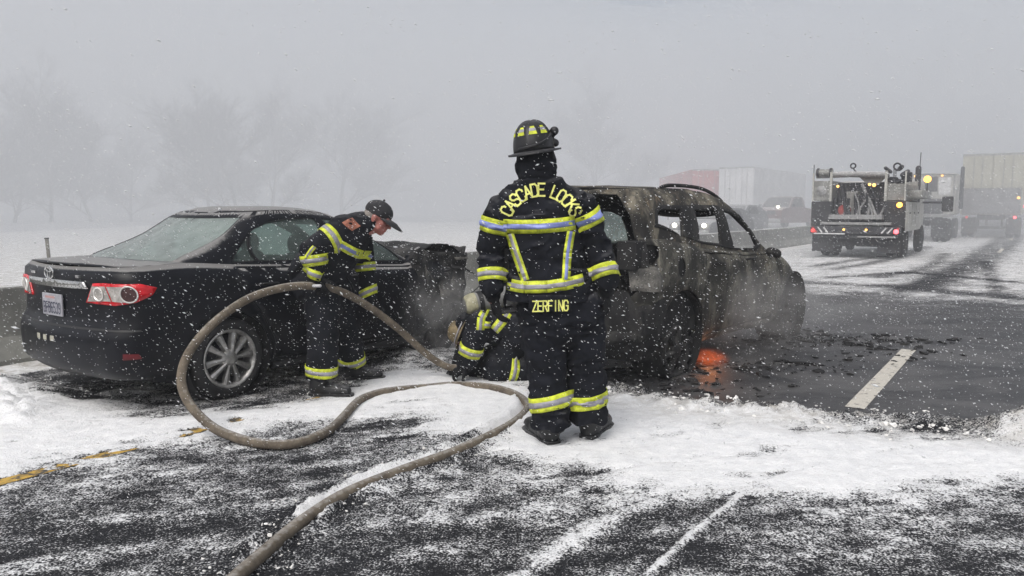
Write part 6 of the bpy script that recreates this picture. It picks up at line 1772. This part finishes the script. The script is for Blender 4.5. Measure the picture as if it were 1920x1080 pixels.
# ---------------------------------------------------------------- bare trees in the murk
def tree_mesh(seed, h, spread, levels=5):
    rnd = random.Random(seed); tv, tf, cv, cf = [], [], [], []
    def stick(V, Fc, a, b, ra, rb):
        d, s, t = frame(b - a); o = len(V)
        for p, r_ in ((a, ra), (b, rb)):
            for k in range(3): q = 2 * math.pi * k / 3; V.append(p + (s * math.cos(q) + t * math.sin(q)) * r_)
        for k in range(3): Fc.append((o + k, o + (k + 1) % 3, o + 3 + (k + 1) % 3, o + 3 + k))
    def grow(p, d, L, r, lv):
        k = 3 if lv > 1 else 2; q = p
        for i in range(k):
            d2 = (d + Vector((rnd.uniform(-1, 1), rnd.uniform(-1, 1), rnd.uniform(-.3, .7))) * .16).normalized(); e = q + d2 * L / k
            stick(*( (tv, tf) if lv >= levels - 1 else (cv, cf)), q, e, r * (1 - .25 * i / k), r * (1 - .25 * (i + 1) / k)); q = e; d = d2
            if lv > 0:
                for _ in range(2 if lv > 1 else 3):
                    b_ = (d + Vector((rnd.uniform(-1, 1), rnd.uniform(-1, 1), rnd.uniform(-.35, .6))) * spread).normalized()
                    grow(q, b_, L * rnd.uniform(.5, .75), r * rnd.uniform(.4, .55), lv - 1)
    grow(Vector((0, 0, -.9)), Vector((0, 0, 1)), h * .40, h * .014, levels)
    return pydata(tv, tf), pydata(cv, cf)
def build_trees():
    bark = simple('bark', (.03, .028, .025), .9, 0, .3, 3, .4); twig = simple('twigs', (.035, .031, .028), .9, 0, .3, 3, .2, dust=.6)
    kinds = [tree_mesh(s, 11, 1.05, 6) for s in (2, 7)]
    spots = [(20, 84, 15, 0, 0), (95, 92, 19, 1, 0), (175, 98, 17, 0, 0), (245, 108, 14, 1, 0), (-70, 80, 18, 1, 0), (395, 92, 16, 1, 1), (450, 88, 17.5, 0, 1), (505, 102, 18, 1, 1), (640, 120, 22, 0, 2), (1125, 130, 24, 1, 3)]
    labs = ['bare tree in the clump rising beyond the sedan boot, fading into snow', 'bare tree in the clump rising over the sedan roof, fading into snow', 'barely visible bare tree right of the clump over the sedan roof', 'barely visible lone bare tree rising over the burnt SUV']
    grps = ['trees beyond the sedan boot', 'trees over the sedan roof', None, None]
    for i, (px, Y, h, k, g_) in enumerate(spots):
        c = P(px, 400, Y * .92)
        r = thing('bare_tree', labs[g_], 'tree', (c.x, c.y, -.2), i * 1.3, grps[g_]); r.scale = (h / 11,) * 3
        for nm, me, mt in (('trunk', kinds[k % 2][0], bark), ('crown', kinds[k % 2][1], twig)):
            o = bpy.data.objects.new(nm, me); COL.objects.link(o); o.parent = r
            if not me.materials: me.materials.append(mt)

# ---------------------------------------------------------------- air
def flake_mat():
    b = NB('flake'); d = b.n('ShaderNodeBsdfDiffuse'); d.inputs[0].default_value = (.9, .91, .92, 1); t = b.n('ShaderNodeBsdfTranslucent'); t.inputs[0].default_value = (.9, .91, .92, 1)
    x = b.n('ShaderNodeMixShader'); x.inputs[0].default_value = .5; b.l(d.outputs[0], x.inputs[1]); b.l(t.outputs[0], x.inputs[2]); b.l(x.outputs[0], b.out.inputs[0]); return b.m
def build_snowfall():
    rnd = np.random.default_rng(5); n = 200000
    d = 2.0 + 9 * rnd.random(n) ** .55
    x = (rnd.random(n) * 2 - 1) * .86 * d; z = H + (rnd.random(n) - .52) * .95 * d; y = d
    k = (z > .02) & (z < 9); x, y, z, d = x[k], y[k], z[k], d[k]; n = len(x)
    s = (.0007 + .0019 * rnd.random(n) ** 2.6)
    s = s * np.where(rnd.random(n) < .03, 1.9, 1.)
    st = 1.5 + 2.2 * rnd.random(n)
    ax = np.stack([.80 + .25 * rnd.standard_normal(n), .3 * rnd.standard_normal(n), -.42 + .25 * rnd.standard_normal(n)], -1); ax /= np.linalg.norm(ax, axis=1)[:, None]
    u = np.cross(ax, np.array([0, 1., .2])); u /= np.linalg.norm(u, axis=1)[:, None]; w = np.cross(ax, u)
    c = np.stack([x, y, z], -1)
    V = np.stack([c + ax * (s * st)[:, None], c - ax * (s * st)[:, None], c + u * s[:, None], c - u * s[:, None], c + w * s[:, None], c - w * s[:, None]], 1).reshape(-1, 3)
    f = np.array([(0, 2, 4), (0, 4, 3), (0, 3, 5), (0, 5, 2), (1, 4, 2), (1, 3, 4), (1, 5, 3), (1, 2, 5)])
    Fc = (np.arange(n)[:, None, None] * 6 + f[None]).reshape(-1, 3)
    me = bpy.data.meshes.new('snowflakes'); me.vertices.add(len(V)); me.loops.add(len(Fc) * 3); me.polygons.add(len(Fc))
    me.vertices.foreach_set('co', V.astype(np.float32).ravel()); me.loops.foreach_set('vertex_index', Fc.ravel().astype(np.int32)); me.polygons.foreach_set('loop_start', (np.arange(len(Fc)) * 3).astype(np.int32)); me.update()
    o = obj('snowflakes', me, flake_mat(), None, True, None)
    tag(o, 'wind-driven snowflakes falling through the air over the whole scene', 'snowfall', kind='stuff')
def vol_mat(name, col, dens, aniso=.15):
    m = bpy.data.materials.new(name); m.use_nodes = True; t = m.node_tree; t.nodes.clear()
    out = t.nodes.new('ShaderNodeOutputMaterial'); v = t.nodes.new('ShaderNodeVolumePrincipled')
    v.inputs['Color'].default_value = (*col, 1); v.inputs['Density'].default_value = dens; v.inputs['Anisotropy'].default_value = aniso
    t.links.new(v.outputs[0], out.inputs['Volume']); return m
def build_haze():
    o = obj('haze', nbox((-349, -69, -1.2), (349, 349, 24)), vol_mat('haze', (.905, .93, .965), HAZE_D), None, False)
    tag(o, 'pale freezing fog and blowing snow filling the air', 'haze', kind='stuff')
    b = bmesh.new(); bmesh.ops.create_icosphere(b, subdivisions=3, radius=1)
    o = obj('road_spray', b, vol_mat('road_spray', (.9, .9, .92), .085), None, False); o.location = P(1850, 425, 38.5); o.location.z = .9; o.scale = (4.2, 4.2, 1.6)
    tag(o, 'white snow spray swirling round the wheels of the cream trailer', 'spray', kind='stuff')
    # the thicker bank of blowing snow that swallows the road ahead and the far side: a long shallow drift of even density
    prof = [(-1.0, 0.), (2.0, 4.), (5.0, 11.), (9.0, 22.), (15., 36.), (20., 55.), (22.5, 80.)]
    b = bmesh.new(); rings = []
    base = [(-150, -50), (-60, -36), (-22, -14), (-10, 0), (0, 11), (10, 18), (22, 12), (45, -8), (150, -40)]
    n = len(base)
    for z, o_ in prof: rings.append([b.verts.new((x, min(y + o_, 320), z)) for x, y in base])
    for a, c in zip(rings, rings[1:]):
        for i in range(n - 1): b.faces.new((a[i], a[i + 1], c[i + 1], c[i]))
    bk = [[b.verts.new((x, 330, z)) for x, y in base] for z in (22.5, -1.0)]
    for i in range(n - 1):
        b.faces.new((rings[-1][i], rings[-1][i + 1], bk[0][i + 1], bk[0][i])); b.faces.new((bk[0][i], bk[0][i + 1], bk[1][i + 1], bk[1][i])); b.faces.new((bk[1][i], bk[1][i + 1], rings[0][i + 1], rings[0][i]))
    for e in (0, -1): b.faces.new([r[e] for r in rings] + [bk[0][e], bk[1][e]])
    bmesh.ops.recalc_face_normals(b, faces=b.faces)
    o = obj('blowing_snow', b, vol_mat('blowing_snow', (.905, .93, .965), BANK_D), None, False)
    tag(o, 'thicker drift of blowing snow that hides the far road and trees', 'blowing snow', kind='stuff')
def build_smoke():
    """thin smoke and steam hanging round the burnt car: closed puffs of uneven density"""
    for nm, c, r, dn, lab, sd in (('smoke', P(1425, 585, 7.35), (.95, .55, .55), 1.1, 'thin grey smoke drifting along the burnt SUV doors', 1),
                                  ('smoke', P(835, 590, 7.3), (.55, .45, .55), 1.3, 'grey smoke between the crumpled sedan nose and the crouching firefighter', 4),
                                  ('smoke', P(1545, 575, 8.6), (1.3, .8, .35), .45, 'faint steam over the road by the burnt SUV nose', 7)):
        b = bmesh.new(); bmesh.ops.create_icosphere(b, subdivisions=3, radius=1)
        o = obj(nm, b, None, None, False); o.location = c; o.scale = r; tag(o, lab, 'smoke', kind='stuff')
        q = NB(nm); v = q.n('ShaderNodeVolumePrincipled'); v.inputs['Color'].default_value = (.80, .80, .80, 1)
        ln = q.n('ShaderNodeVectorMath', operation='LENGTH'); q.l(q.co.outputs['Object'], ln.inputs[0])
        mp = q.n('ShaderNodeMapping'); mp.inputs['Location'].default_value = (sd, sd * 2.1, 0); q.l(q.co.outputs['Object'], mp.inputs[0])
        f = q.math('MULTIPLY', q.ramp(ln.outputs['Value'], .25, 1., 1, 0), q.ramp(q.noise(1.9, 3, .6, mp.outputs[0], .6), .36, .70))
        q.l(q.math('MULTIPLY', f, dn), v.inputs['Density']); q.l(v.outputs[0], q.out.inputs['Volume']); o.data.materials.append(q.m)
HAZE_D = .0032
BANK_D = .022
build_ground()
build_barrier()
build_sedan()
build_suv()
build_fire()
build_standing()
build_bending()
build_crouching()
build_hose()
build_service_truck()
build_tractor()
build_trailers()
build_oncoming()
build_trees()
build_snowfall()
build_smoke()
build_haze()
